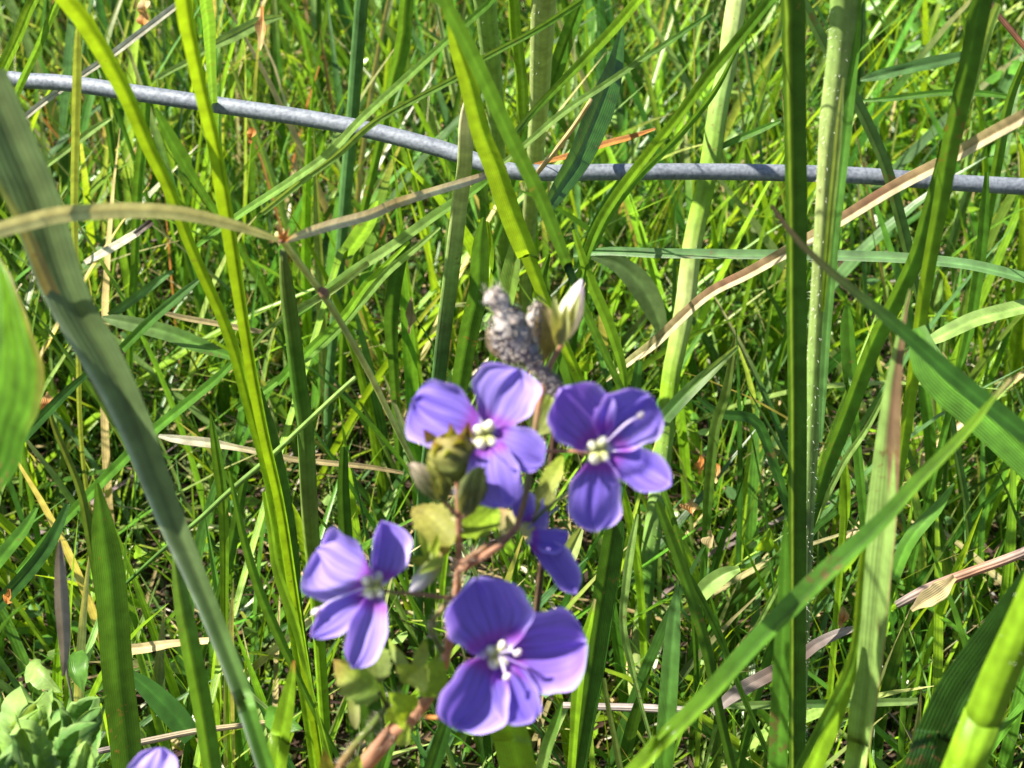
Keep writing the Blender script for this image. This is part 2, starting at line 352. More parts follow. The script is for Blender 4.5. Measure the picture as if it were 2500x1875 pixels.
def blades(name, N, xr, yr, h, w, lean, curl, pal, seed, mat=M_turf, seg=5, h_top=None, clump=0.0, flat=False, z0=0.0, gap=0.0):
    """many small shoots in one mesh: h, w are (low, high) in metres; lean from the vertical in radians"""
    rs = np.random.default_rng(seed)
    x = rs.uniform(*xr, N); y = rs.uniform(*yr, N)
    if clump:
        nc = max(3, int(N/18)); cx = rs.uniform(*xr, nc); cy = rs.uniform(*yr, nc); k = rs.integers(0, nc, N)
        m = rs.random(N) < clump; x = np.where(m, cx[k]+rs.normal(0, .006, N), x); y = np.where(m, cy[k]+rs.normal(0, .006, N), y)
    if gap:
        f = np.sin(x*61+1.3*np.sin(y*43))+np.sin(y*71+1.7*np.sin(x*57+2))+.5*np.sin((x+y)*140)
        k = (f > -0.55+1.1*np.clip((y-.34)/-.16, -1.2, 1)*0.6) | (rs.random(N) < 1-gap); x, y = x[k], y[k]; N = len(x)
    hh = h[0]+(h[1]-h[0])*rs.random(N)**1.6; ww = rs.uniform(*w, N)
    if h_top is not None: hh = np.minimum(hh, h_top(x, y))
    az = rs.uniform(0, 2*np.pi, N); th0 = np.abs(rs.normal(0, lean, N)); cu = rs.uniform(*curl, N)
    if flat: th0 = rs.uniform(1.2, 1.5, N); cu = rs.uniform(-.1, .3, N)
    s = np.linspace(0, 1, seg+1); th = th0[:, None]+cu[:, None]*s[None]**1.3
    st = hh[:, None]/seg
    dx = np.sin(th)*st; dz = np.cos(th)*st
    r = np.concatenate([np.zeros((N, 1)), np.cumsum(dx[:, :-1], 1)], 1); z = np.concatenate([np.zeros((N, 1)), np.cumsum(dz[:, :-1], 1)], 1)
    zb = z0 if not flat else rs.uniform(0.002, z0+0.004, N)
    c, sn = np.cos(az)[:, None], np.sin(az)[:, None]
    bend = rs.normal(0, .12, N)[:, None]*s[None]**2*hh[:, None]
    P = np.stack([x[:, None]+c*r-sn*bend, y[:, None]+sn*r+c*bend, np.maximum(z+(zb[:, None] if flat else zb), 0.001)], -1)
    fa = az+np.pi/2+rs.normal(0, .5, N)  # the blade's own facing
    tw = rs.normal(0, .5, N)[:, None]*s[None]
    Bx, By = np.cos(fa[:, None]+tw), np.sin(fa[:, None]+tw)
    wd = ww[:, None]*0.5*np.interp(s, [0, .3, .7, 1], [.75, 1, .8, .04])[None]
    Bv = np.stack([Bx, By, np.zeros_like(Bx)], -1)*wd[..., None]
    fold = rs.uniform(.15, .6, N)[:, None]*wd
    Nn = np.stack([-c*np.cos(th), -sn*np.cos(th), np.sin(th)], -1)*fold[..., None]
    VV = np.stack([P-Bv+Nn, P, P+Bv+Nn], 2)  # N, seg+1, 3, 3
    ns = seg+1; b = (np.arange(N)*ns*3)[:, None, None]; ii = (np.arange(seg)*3)[None, :, None]; jj = np.arange(2)[None, None, :]
    q0 = b+ii+jj; Q = np.stack([q0, q0+1, q0+4, q0+3], -1).reshape(-1, 4)
    cols = np.array([PAL[k] if isinstance(k, str) else k for k, _ in pal]); pr = np.array([p for _, p in pal]); pr = pr/pr.sum()
    ci = rs.choice(len(cols), N, p=pr); cc = cols[ci]*rs.uniform(.7, 1.35, (N, 1))*rs.uniform(.9, 1.1, (N, 3))
    tip = np.array(PAL['s']); tt = (rs.random(N) < .25)[:, None]*(np.clip(s-.7, 0, 1)/.3)[None]
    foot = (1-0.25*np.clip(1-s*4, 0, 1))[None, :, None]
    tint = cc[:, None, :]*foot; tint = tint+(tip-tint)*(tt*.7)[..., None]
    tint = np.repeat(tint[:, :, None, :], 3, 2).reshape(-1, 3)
    uv = np.stack(np.broadcast_arrays(np.array([0, .5, 1])[None, None, :], (s[None, :, None]*hh[:, None, None]*100)), -1).reshape(-1, 2)
    return mesh_obj(name, VV.reshape(-1, 3), Q, mat, None, tint, uv)

XR, YR = (-0.36, 0.36), (0.10, 0.92)
def htop(x, y): return np.clip(0.035+(y-0.12)*0.42, 0.03, 0.13)
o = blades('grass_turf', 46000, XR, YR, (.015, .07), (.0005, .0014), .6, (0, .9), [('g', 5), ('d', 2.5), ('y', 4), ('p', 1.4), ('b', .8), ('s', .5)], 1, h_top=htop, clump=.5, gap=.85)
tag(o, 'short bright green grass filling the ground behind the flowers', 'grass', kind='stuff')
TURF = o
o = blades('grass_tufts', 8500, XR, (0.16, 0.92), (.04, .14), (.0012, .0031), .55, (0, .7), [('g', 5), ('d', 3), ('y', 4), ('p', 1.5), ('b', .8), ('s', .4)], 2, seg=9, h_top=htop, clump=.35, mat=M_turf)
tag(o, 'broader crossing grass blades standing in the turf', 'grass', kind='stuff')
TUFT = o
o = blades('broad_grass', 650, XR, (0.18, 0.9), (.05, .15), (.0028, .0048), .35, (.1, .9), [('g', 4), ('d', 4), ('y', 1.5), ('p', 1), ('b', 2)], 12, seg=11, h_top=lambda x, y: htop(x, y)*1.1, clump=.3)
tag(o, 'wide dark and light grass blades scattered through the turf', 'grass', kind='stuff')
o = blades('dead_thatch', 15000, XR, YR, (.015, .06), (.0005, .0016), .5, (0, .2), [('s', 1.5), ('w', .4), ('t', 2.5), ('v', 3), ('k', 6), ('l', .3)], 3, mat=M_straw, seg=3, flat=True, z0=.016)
tag(o, 'dead brown and straw coloured stalks littering the soil', 'dead grass', kind='stuff')
THATCH = o
def leaflets(name, N, seed, xr, yr, zr, size, pal):
    rs = np.random.default_rng(seed); x = rs.uniform(*xr, N); y = rs.uniform(*yr, N); z = rs.uniform(*zr, N)
    sz = rs.uniform(*size, N); az = rs.uniform(0, 6.283, N); d = np.stack([np.cos(az), np.sin(az), rs.uniform(-.2, .9, N)], -1); d /= np.linalg.norm(d, axis=1)[:, None]
    u = np.cross(d, rs.normal(0, 1, (N, 3))+np.array([0, 0, 2.])); u /= np.linalg.norm(u, axis=1)[:, None]; nrm = np.cross(d, u)
    st = np.array([(0, 0, .0), (.45, .32, .1), (.85, .22, .06), (1, 0, 0), (.85, -.22, .06), (.45, -.32, .1), (.5, 0, -.02)])
    P = np.stack([x, y, z], -1)
    V = P[:, None]+sz[:, None, None]*(d[:, None]*st[None, :, 0:1]+u[:, None]*st[None, :, 1:2]+nrm[:, None]*st[None, :, 2:3])
    t = np.array([(0, 1, 6), (1, 2, 6), (2, 3, 6), (3, 4, 6), (4, 5, 6), (5, 0, 6)]); T = (np.arange(N)[:, None, None]*7+t[None]).reshape(-1, 3)
    cols = np.array([PAL[k] for k, _ in pal]); pr = np.array([p for _, p in pal]); ci = rs.choice(len(cols), N, p=pr/pr.sum())
    tint = np.repeat((cols[ci]*rs.uniform(.7, 1.4, (N, 1)))[:, None], 7, 1).reshape(-1, 3)
    return mesh_obj(name, V.reshape(-1, 3), None, M_turf, None, tint, np.tile(st[:, [1, 0]]+.5, (N, 1)), T=T)
o = leaflets('low_leaflets', 9000, 4, XR, (0.2, 0.92), (.004, .04), (.0018, .005), [('g', 4), ('p', 2), ('y', 2), ('b', 2)])
tag(o, 'tiny oval green leaflets of low plants among the grass', 'ground cover', kind='stuff')
LEAF = o
o = blades('dry_stalks', 900, (-.26, .02), (.36, .92), (.02, .09), (.0006, .002), .5, (0, .5), [('s', 4), ('w', 2), ('o', 2), ('t', 2)], 31, mat=M_straw, seg=4, clump=.6)
tag(o, 'straw and orange dead stalks mixed into the grass at the upper left', 'dead grass', kind='stuff')
o = leaflets('feathery_leaves', 2600, 32, (.10, .34), (.40, .85), (.03, .085), (.003, .007), [('p', 1.5), ('g', 5), ('y', 2)])
tag(o, 'pale feathery leaflets of a low plant at the upper right', 'ground cover', kind='stuff')
# the meadow goes on to both sides and behind
for ix in range(-2, 3):
    for iy in range(-1, 3):
        if (ix == 0 and iy == 0): continue
        if iy == -1: continue
        for src, nm in ((TURF, 'grass_turf'), (TUFT, 'grass_tufts'), (THATCH, 'dead_thatch')):
            c = src.copy(); c.location = (ix*0.72, iy*0.82, 0); col.objects.link(c)
            c['label'] = 'meadow grass going on outside the picture' if nm != 'dead_thatch' else 'dead stalks going on outside the picture'
            c['group'] = 'meadow beyond the picture'

# ------------------------------------------------------------------ single blades, stalks and straws traced in the photograph
MATS = dict(L=M_leaf, S=M_straw, T=M_stem)
cnt = [0]
def blade(pts, d0, d1, code, label, name='grass_shoot', cat='grass blade', roll=0, fold=.35, twist=0, root=True, top=None, mat='L', wav=0, parent=None, colfun=None, group='long grass blades standing over the turf', across=9, groove=None):
    cnt[0] += 1; p = parse(pts)
    if top is None: top = p[0][1] <= 3
    rows = trace(p, d0, d1, root, top)
    o = ribbon(name, rows, code, MATS[mat], parent, roll, fold, twist, wav=wav, seed=cnt[0], colfun=colfun, across=across, groove=groove, span=span_of(rows, len(p), top))
    if parent is None: tag(o, label, cat, group)
    return o
def stalk(pts, d0, d1, code, label, name='grass_stalk', cat='grass stem', root=True, top=None, mat='T', sides=12, hair=0, flat=1.0, parent=None, colfun=None, group='grass stems standing over the turf', ridge=0.03, hl=.0006):
    cnt[0] += 1; p = parse(pts)
    if top is None: top = p[0][1] <= 3
    rows = trace(p, d0, d1, root, top)
    o, P, W = tube(name, rows, code, MATS[mat], parent, sides, flat=flat, seed=cnt[0], colfun=colfun, ridge=ridge, span=span_of(rows, len(p), top))
    if parent is None: tag(o, label, cat, group)
    if hair: hairs(P, W, o, hair, length=hl, seed=cnt[0])
    return o

# --- upper left
blade('160,-10,44 228,81,44 281,171,42 325,260,38 366,358,34 419,468,30 456,570,28 509,694,28 541,763,28 578,864,30 602,954,30 627,1048,28 659,1170,26 692,1383,22', .175, .265, 'z', 'wide yellow green blade slanting from the top left corner across the wire', roll=36, groove=.25)
blade('456,-10,42 476,114,36 500,228,34 533,366,34 561,529,36 582,667,32 606,824,28 627,946,28 651,1068,26 692,1251,24 730,1500,22', .17, .26, 'z', 'bright yellow green creased blade right of the widest slanting one', roll=30, fold=.8, groove=.5)
blade('190,60,8 188,120,18 187,203,22 183,366,20 181,509,18 184,640,16 190,800,14', .20, .30, 'v', 'thin upright dull green blade left of the slanting yellow one', roll=-10)
blade('90,-10,26 40,100,28 -8,200,28', .24, .29, 'y', 'short bright blade crossing the extreme top left corner', roll=30)
blade('150,-10,18 95,110,18 35,240,18 10,330,14', .235, .30, 'g', 'narrow dark blade beside the bright one in the top left corner', roll=-20)
blade('443,4,16 360,67,18 272,134,18 190,190,16 110,246,16 53,293,14', .33, .30, 'w', 'pale bleached straw lying slantwise under the left end of the wire', name='straw', cat='straw', mat='S', root=False, fold=.2)
blade('270,289,8 225,318,18 190,345,16 110,407,12', .36, .37, 'p', 'short pale green slanting blade below the left part of the wire', root=False, mat='L')
blade('338,566,18 290,595,20 250,618,20 207,641,12', .34, .35, 'w', 'thick short white straw with a grey end below the arching blade', name='straw', cat='straw', mat='S', root=False, fold=.1)
blade('372,540,18 345,560,16 330,572,14', .335, .338, 'k>l', 'dark grey broken tip lying at the end of the thick white straw', name='straw', cat='straw', mat='S', root=False)
blade('358,230,24 352,330,26 340,440,26 334,540,22 330,640,20', .32, .36, 'g', 'mid green upright blade rising behind the wire between two yellow ones', roll=20)
blade('378,264,10 410,330,30 450,400,36 480,450,20', .36, .38, 'd', 'short dark green leaf leaning right under the wire', roll=-30)
blade('690,40,6 640,52,26 570,88,30 500,122,16 468,146,16 425,168,14 386,191,12', .38, .36, 'p', 'pale green blade bent down towards the left above the wire', root=False, roll=10)
blade('500,-10,30 508,60,32 512,130,26 520,260,20', .23, .30, 'g', 'green blade close behind the creased yellow blade at the top', roll=-25)
blade('215,120,4 240,200,14 262,290,18 275,380,16', .38, .4, 'd', 'small dark blade beside the pale straw above the wire')
# --- arching blade and its broken stalk
T_ = empty('bent_stalk', at(690, 590, .19))
tag(T_, 'kinked stalk with an arching pale leaf left and a dry leaf right', 'bent grass stalk')
blade('-60,585,34 0,560,38 80,538,40 163,521,40 325,513,38 448,521,34 570,549,26 640,572,18 680,586,10', .140, .187, 'q>q>c', '', name='leaf', parent=T_, root=False, top=False, fold=.25, roll=-12, mat='S', groove=.35, across=11)
blade('695,590,12 740,572,22 800,552,26 900,525,26 963,498,24 1050,470,22 1166,435,20 1235,408,8', .19, .262, 's>w>s>w>m', '', name='dry_leaf', parent=T_, root=False, top=False, mat='S', fold=.5)
stalk('678,572,16 720,628,16 791,723,17 850,818,15 904,915,15 960,1030,14 1000,1110,13', .19, .25, 'q>c>q>c', '', name='stem', parent=T_, top=False)
ellipsoid('node', (682, 594, .189), (700, 566, .189), 17, T_, M_straw, cf('m', 'o'), 3, .2)
for a_, b_, w_ in (((690, 585), (676, 545), 12), ((694, 585), (708, 552), 13), ((690, 580), (655, 592), 11), ((696, 590), (716, 572), 10)):
    lamina('sheath_scrap', (*a_, .1885), (*b_, .187), w_, T_, M_straw, cf('o', 't'), shape='lance', cup=.3, nu=8, nv=5)
ellipsoid('node', (782, 702, .205), (800, 730, .206), 24, T_, M_straw, cf('m', 'c'), 4, .05)
# --- big grey green leaf at left
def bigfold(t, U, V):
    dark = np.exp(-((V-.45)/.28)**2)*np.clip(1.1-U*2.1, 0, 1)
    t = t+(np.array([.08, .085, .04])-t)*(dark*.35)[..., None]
    return t+(np.array([.45, .55, .42])-t)*(np.exp(-((V+1)/.22)**2)*np.clip(U*2.5-.3, 0, .9))[..., None]  # left margin paled: the sun's highlight put into the leaf colour
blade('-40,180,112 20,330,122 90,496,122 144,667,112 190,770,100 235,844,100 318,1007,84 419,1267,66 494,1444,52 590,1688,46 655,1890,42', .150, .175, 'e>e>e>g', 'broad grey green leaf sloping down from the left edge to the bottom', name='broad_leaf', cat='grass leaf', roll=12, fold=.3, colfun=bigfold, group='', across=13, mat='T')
blade('-20,420,10 60,560,26 115,690,34 170,800,30 230,930,18 280,1040,6', .1475, .168, 'e>t>e', 'brown streaked sheath along the left edge of the broad grey green leaf', name='dry_sheath', cat='grass leaf', roll=5, fold=.3, root=False, top=False, group='', mat='T')
# --- middle top
blade('1215,-10,16 1199,5,18 1093,98,18 979,203,20 881,293,20 800,378,20 700,450,20 600,515,18 520,572,14 470,610,8', .215, .30, 'g>p>g', 'long thin blade slanting from the top down left across the wire to the arching leaf', roll=15, root=False, twist=30)
blade('1440,-10,14 1422,0,16 1309,73,16 1166,150,16 1117,187,16 922,293,16 824,378,16 740,440,16 640,520,14', .22, .31, 'g>p', 'second thin blade slanting down left just below the first and crossing the wire', roll=-15, root=False)
blade('1060,-10,30 1085,10,36 1146,122,38 1207,252,38 1260,366,38 1321,488,36 1386,651,26 1405,700,20', .165, .22, 'd', 'dark straight blade crossing in front of the wire at its bend', roll=-14, fold=.3)
blade('1100,60,16 1118,120,34 1146,203,44 1178,325,48 1211,407,52 1250,520,54 1290,620,50 1320,700,30', .20, .25, 'y', 'broad translucent lime blade behind the dark straight one', roll=35, twist=25)
stalk('1180,-10,52 1190,60,50 1200,160,46 1209,260,42 1214,360,38', .33, .38, 'p', 'thick pale grey green stem left of the two at the top centre', hair=200)
stalk('1330,-10,58 1325,60,58 1320,160,52 1316,260,46 1305,400,40', .30, .37, 'c', 'thick creamy lime stem right of the two at the top centre', hair=300)
stalk('1252,-10,26 1258,70,28 1272,183,28 1276,260,30 1282,330,26', .31, .37, 'y', 'slim lime stem with leaf nodes between the two thick pale stems')
blade('1418,10,34 1385,100,38 1349,203,40 1315,290,40 1278,380,34 1250,470,20', .32, .38, 'g', 'mid green blade leaning left beside the creamy stem', roll=25)
blade('1575,-10,22 1561,0,24 1500,70,26 1435,138,24 1370,203,20 1300,275,18 1248,338,14', .23, .29, 'y>d', 'lime topped blade slanting down left to the bend of the wire', roll=25, root=False, twist=-60)
blade('1740,30,8 1646,94,14 1560,150,15 1483,203,16 1375,275,18 1268,366,14 1200,420,8', .235, .275, 'd>p', 'thin pale blade rising right from the wire bend to the top', root=False, roll=10)
blade('1600,314,5 1540,334,14 1480,350,16 1394,378,15 1350,390,10 1305,402,8', .30, .31, 'o', 'orange brown dead blade just above the wire right of its bend', name='dead_grass', cat='dead grass blade', mat='S', root=False)
stalk('1443,244,10 1400,310,11 1350,375,12 1300,436,12', .255, .275, 's', 'straw coloured stalk forking down to the wire from a thin pale blade', name='straw', cat='straw', mat='S', root=False)
blade('1520,60,8 1500,160,40 1471,244,64 1440,320,66 1410,386,60 1370,450,48 1329,520,26', .315, .27, 'd', 'broad dark green leaf behind and below the straw stalk', roll=-22, root=False)
blade('1895,-10,24 1881,0,26 1800,100,26 1722,195,26 1660,280,24 1600,354,24 1510,470,24 1451,570,24 1412,690,18 1395,760,16', .205, .28, 'g>y>g', 'long bright blade curving from the top beside the dark stem down left over the wire', roll=18, twist=20)
blade('1800,120,6 1740,230,14 1650,340,16 1560,430,18 1490,520,18 1440,620,14', .25, .30, 'g', 'slimmer blade running just under the long bright curved one', roll=-15)
stalk('885,-10,32 880,40,32 870,163,32 860,290,30 850,400,30 838,540,28 825,700,24', .33, .38, 'b', 'straight greyish stem rising behind the wire left of centre')
blade('992,-10,34 985,80,36 972,150,36 958,203,30 940,290,22', .35, .37, 'g', 'broad mid green blade at the top left of the pale stems', roll=-20)
stalk('1142,236,14 1138,300,34 1134,407,36 1122,500,38 1110,600,38 1098,700,38 1085,800,36 1070,930,34', .24, .30, 'w>c>c>p>e>b', 'flattened pale stem with a cut pointed top in front of the wire', flat=.35, top=False, mat='T')
blade('920,490,8 902,541,36 870,590,40 837,635,30 810,690,16', .36, .34, 'y', 'short bright lime leaf under the dry leaf of the kinked stalk', roll=30)
blade('1207,427,10 1150,470,22 1064,525,24 960,600,24 857,667,24 780,725,20 700,790,14', .26, .31, 'g>p>g', 'long blade slanting down left from the wire bend past the dark stem', root=False, roll=20)
blade('1075,555,6 1010,610,16 942,667,20 880,740,20 800,830,18 667,938,18 580,1000,14', .29, .33, 'p>g', 'pale thin blade parallel below the long one left of the withered head', root=False)
blade('1180,530,10 1170,600,40 1165,709,48 1145,800,48 1126,905,44 1110,1010,36', .26, .30, 'd', 'dark broad leaf behind the withered grey head', roll=-20)
blade('1265,560,10 1255,640,40 1240,720,44 1222,800,30 1210,850,18', .27, .29, 'p>y', 'bright pale leaf just above the withered grey head', roll=28)
blade('1190,540,10 1195,600,28 1190,650,36 1180,700,20', .285, .30, 'y', 'short lime leaf left above the withered head', roll=30)
blade('1340,620,8 1320,700,30 1345,780,44 1380,880,46 1400,960,34', .27, .30, 'd', 'dark leaf behind the white bud', roll=-15)
blade('1400,560,10 1440,680,26 1490,800,26 1520,900,20 1530,1000,14', .26, .31, 'g', 'thin green blade sloping down right behind the white bud')
blade('1420,620,8 1500,640,40 1560,690,60 1600,760,50 1620,830,12', .33, .34, 'e', 'grey green toothed leaf right of the white bud', name='broad_leaf', cat='leaf', root=False, group='')
blade('995,560,30 975,640,34 960,720,36 955,800,34 960,880,26', .31, .35, 'd', 'dark upright leaf left of the withered head')
# --- right side stems
def stripe(t, U, V): return t+(np.array([.20, .36, .06])-t)*(np.exp(-((V+.38)/.17)**2)*.8)[..., None]
blade('1925,-20,58 1928,80,58 1931,203,56 1934,366,54 1937,500,52 1937,600,50 1938,800,48 1940,1000,46 1940,1267,44 1940,1500,42 1940,1890,40', .190, .262, 'd', 'tall dark green blade with a pale stripe standing straight up at the right', roll=-30, fold=.55, colfun=stripe, across=11)
G_ = empty('hairy_grass', at(2010, 937, .21))
tag(G_, 'thick downy grass stem with overlapping sheaths beside the tall dark blade', 'grass stem')
s1 = stalk('2064,-20,72 2057,90,68 2044,203,64 2030,300,58 2018,407,44 2010,540,42 2002,667,40 1990,885,40 1978,1100,38 1970,1267,34 1962,1566,26 1958,1750,20', .200, .262, 'p>c>p>e>p', '', name='stem', parent=G_, hair=1800, sides=16)
s1['label'] = 'pale downy stem'
blade('2098,-20,16 2090,90,26 2078,203,30 2066,330,30 2052,450,28 2040,560,26 2030,680,24 2020,800,22 2010,960,18 2004,1080,8', .199, .234, 'g>b', '', name='sheath', parent=G_, root=False, top=False, roll=25)
blade('2059,190,4 2048,300,16 2040,400,18 2028,520,18 2018,640,16 2008,760,8', .195, .215, 'c>y', '', name='sheath', parent=G_, root=False, top=False, roll=-10)
blade('2400,-20,52 2393,0,52 2374,100,50 2353,203,48 2335,280,46 2316,366,44 2292,510,38 2271,620,34 2251,742,32 2227,925,30 2198,1129,26 2170,1300,22', .185, .25, 'd>g>y>g', 'long green blade leaning left across the wire near the right edge', roll=-16, fold=.5)
blade('2440,10,20 2420,60,24 2395,140,24 2365,244,20 2340,330,14', .21, .25, 'p', 'pale green blade tucked behind the leaning one at the top right', roll=25)
blade('2520,270,34 2500,285,34 2400,340,34 2312,391,32 2180,460,32 2048,541,30 1940,604,30 1828,667,28 1720,725,26 1600,836,26 1540,880,20 1480,930,6', .195, .33, 't>s>m>s>m>s>c', 'brown and cream straw slanting from the right edge down to the flowers', name='straw', cat='straw', mat='S', root=False, top=False, fold=.35, roll=12, colfun=lambda t, U, V: np.where((V > .12)[..., None], t*0+np.array([.62, .52, .33]), t), across=11)
blade('1882,500,8 1905,535,12 1966,608,16 2047,680,22 2088,714,24 2170,780,32 2251,852,38 2340,930,44 2420,995,46 2540,1090,44', .165, .17, 'k>d>d', 'dark blade sloping down to the right edge from a thin dry tip', root=False, top=False, roll=-12, fold=.4)
blade('2240,800,40 2267,885,80 2320,945,92 2373,987,96 2440,1050,92 2540,1150,80', .215, .21, 'g', 'very broad lime leaf sloping to the right edge under the dark blade', roll=20, fold=.2, root=False, name='broad_leaf', cat='grass leaf')
def tipped(c0, c1, a, b):
    def f(t, U, V):
        t = t+(np.array(PAL[c1])-t)*np.clip((b-U)/(b-a), 0, 1)[..., None]
        return t+(np.array(PAL[c0])-t)*np.clip((a-U)/a, 0, 1)[..., None]
    return f
def redtip(t, U, V):
    k = np.clip((.36-U+.04*np.sin(V*9))/.03, 0, 1)*np.clip((V+.45)/.25, 0, 1)
    t = t+(np.array([.17, .085, .065])-t)*(k*.9)[..., None]
    k = np.exp(-((U-.66)/.012)**2-((V-.45)/.22)**2)
    t = t+(np.array([.03, .012, .01])-t)*k[..., None]
    k = np.exp(-((V-1)/.12)**2)*np.clip(U*3, 0, 1)
    return t+(np.array([.25, .12, .08])-t)*(k*.7)[..., None]
blade('2222,706,4 2206,783,14 2197,850,26 2186,925,38 2178,1010,50 2170,1109,62 2157,1267,74 2143,1403,76 2125,1607,70 2100,1810,58 2088,1890,52', .168, .205, 'p>p>p>p', 'broad pale leaf with a reddish brown pointed tip and one dark spot', name='broad_leaf', cat='grass leaf', roll=32, fold=.25, colfun=redtip, mat='T', top=False, across=15, group='')
blade('2468,925,6 2445,950,8 2425,975,10 2402,1007,20 2330,1090,26 2251,1170,32 2170,1262,38 2090,1340,44 2007,1416,48 1925,1497,50 1844,1578,46 1722,1713,43 1600,1835,42 1540,1900,40', .155, .172, 'y>g>g>y', 'long channelled blade rising from the bottom centre to the right with an orange tip', roll=24, fold=.85, groove=.5, colfun=tipped('s', 'o', .02, .045), root=True, across=11)
stalk('2860,700,8 2760,930,36 2670,1120,56 2590,1290,70 2540,1420,80 2490,1540,84 2440,1650,86 2395,1765,90 2345,1890,94', .135, .165, 'y', 'fat glowing yellow green stem in the bottom right corner', sides=18, top=False, hair=500, hl=.0004)
blade('2560,1330,40 2520,1420,80 2487,1485,104 2420,1590,122 2353,1688,130 2300,1800,130 2262,1900,124', .172, .19, 'd', 'wide dark green leaf behind the fat stem in the bottom right corner', name='broad_leaf', cat='grass leaf', roll=-14, fold=.25, top=False, across=11, group='')
blade('1919,1258,4 1917,1320,16 1915,1400,28 1912,1525,36 1906,1680,42 1899,1890,46', .175, .195, 'g', 'upright mid green blade with a sharp tip in front of the dark striped one', roll=22, fold=.15)
blade('2090,1560,10 2075,1640,34 2040,1740,52 2000,1830,58 1970,1900,58', .195, .205, 'y', 'lime leaf curving left at the foot of the spotted leaf', roll=20)
blade('2118,1280,10 2105,1360,16 2098,1440,18 2090,1540,18 2070,1640,20 2020,1740,20 1940,1890,18', .166, .19, 'y>g', 'thin lime blade running along the left edge of the spotted leaf', roll=-15, top=False)
blade('2330,1180,6 2290,1240,28 2220,1320,36 2180,1420,30 2165,1500,16', .24, .245, 'g', 'green blade bending left behind the spotted leaf', roll=12)
stalk('2560,1320,24 2500,1348,24 2440,1372,24 2353,1403,24 2260,1440,26 2190,1477,20', .26, .27, 'l>m>l', 'purplish grey dead stalk reaching in from the right edge', name='dead_stalk', cat='dead stalk', mat='S', root=False, top=False)
blade('2330,1410,20 2290,1445,40 2250,1470,36 2225,1490,14', .265, .262, 's', 'torn tan scrap hanging under the purplish stalk', name='dead_leaf', cat='dead leaf', mat='S', root=False, wav=.2, top=False, group='')
blade('2100,1530,10 2048,1546,22 1990,1575,28 1950,1607,30 1880,1645,34 1800,1690,34 1740,1740,16', .25, .26, 'l>k>l', 'grey brown dead blade slanting behind the channelled blade', name='dead_grass', cat='dead grass blade', mat='S', root=False)
blade('2410,420,10 2405,520,24 2397,620,26 2384,710,26 2369,803,24 2349,885,18', .27, .30, 'g', 'upright green blade near the right edge below the wire', roll=20)
blade('2500,150,16 2460,260,22 2430,420,24', .29, .31, 'g', 'green blade entering from the right edge above the wire', roll=-20, top=False)
blade('1400,625,8 1480,615,20 1600,620,24 1760,622,24 1905,624,24 2060,626,26 2210,632,26 2300,640,26 2393,653,26 2540,690,26', .30, .275, 'b', 'dusky bluish blade lying level behind the stems at the right', root=False, roll=-30, top=False)
blade('2260,835,10 2284,828,30 2340,800,38 2400,775,38 2540,740,36', .28, .28, 'p', 'pale leaf arching to the right edge', root=False, roll=25, top=False)
blade('2068,745,12 2070,790,32 2072,844,36 2080,930,36 2085,1000,24', .29, .30, 'g', 'broad upright green leaf between the downy stem and the spotted leaf', roll=18)
blade('2300,340,8 2290,410,24 2262,520,34 2235,620,38 2190,720,40 2129,844,40 2068,1007,38 2020,1130,36 1990,1230,26', .215, .26, 'd>g>d', 'dark blade crossing down left between the stems on the right', roll=-26, fold=.5)
blade('2210,860,4 2180,920,10 2120,1040,14 2060,1130,16 2010,1230,14', .235, .26, 'p', 'thin pale blade just right of the dark crossing one')
blade('1940,-20,24 1958,5,26 2015,114,28 2076,224,28 2120,310,28 2161,407,28 2190,510,28 2218,620,26 2240,720,18', .275, .31, 'b', 'bluish green blade running down right behind the downy stem', roll=-25)
stalk('1805,-20,48 1799,0,48 1785,90,48 1775,163,44 1762,220,46 1750,285,48 1735,390,48 1714,488,46 1690,600,46 1673,742,48 1652,850,46 1637,925,44 1620,1088,44 1600,1250,44 1580,1400,42 1565,1550,40 1550,1700,38 1540,1880,36', .325, .345, 'c>p>y>c>y>p>g>c>g', 'thick jointed pale lime stem behind the wire running down to the flowers', hair=900)
blade('2105,246,6 2180,240,14 2300,226,16 2400,228,16 2475,238,10', .32, .32, 'g', 'thin level green blade above the wire at the right', root=False)
blade('2100,195,8 2140,185,26 2220,165,28 2341,138,24 2380,128,8', .33, .33, 'b', 'bluish segmented blade lying at the top right', root=False, wav=.08)
stalk('2405,-20,14 2425,20,14 2465,70,14 2540,160,14', .27, .27, 'k>r', 'dark brown twig crossing the top right corner', name='twig', cat='twig', mat='S', root=False, top=False)
blade('1905,295,6 1860,315,16 1787,346,16 1740,370,8', .33, .33, 'g', 'short green blade touching the jointed stem above the wire', root=False)
blade('1795,824,6 1785,890,16 1771,966,24 1746,1048,26 1730,1210,24 1722,1330,18', .27, .30, 'v>g', 'olive upright blade right of the violet flowers', roll=12)
blade('1800,845,10 1745,895,24 1690,946,34 1640,1000,36 1600,1050,34 1560,1110,24 1530,1170,10', .265, .27, 'p>d>p', 'folded pale leaf rising right from behind the upper right flower', root=False, twist=70)
blade('1700,970,6 1760,1010,22 1844,1027,26 1885,1120,24 1913,1210,22 1935,1290,14', .30, .31, 'd', 'dark blade sloping right behind the tall dark striped one', root=False)
blade('2062,1110,6 2066,1180,24 2063,1250,28 2058,1310,18', .28, .29, 'y', 'small upright lime leaf right of the downy stem low down', roll=25)
blade('1655,1418,4 1650,1470,22 1645,1530,36 1639,1607,42 1630,1740,46 1620,1890,46', .225, .24, 'b>g', 'grey green pointed leaf left of the foot of the channelled blade', roll=15, fold=.2)
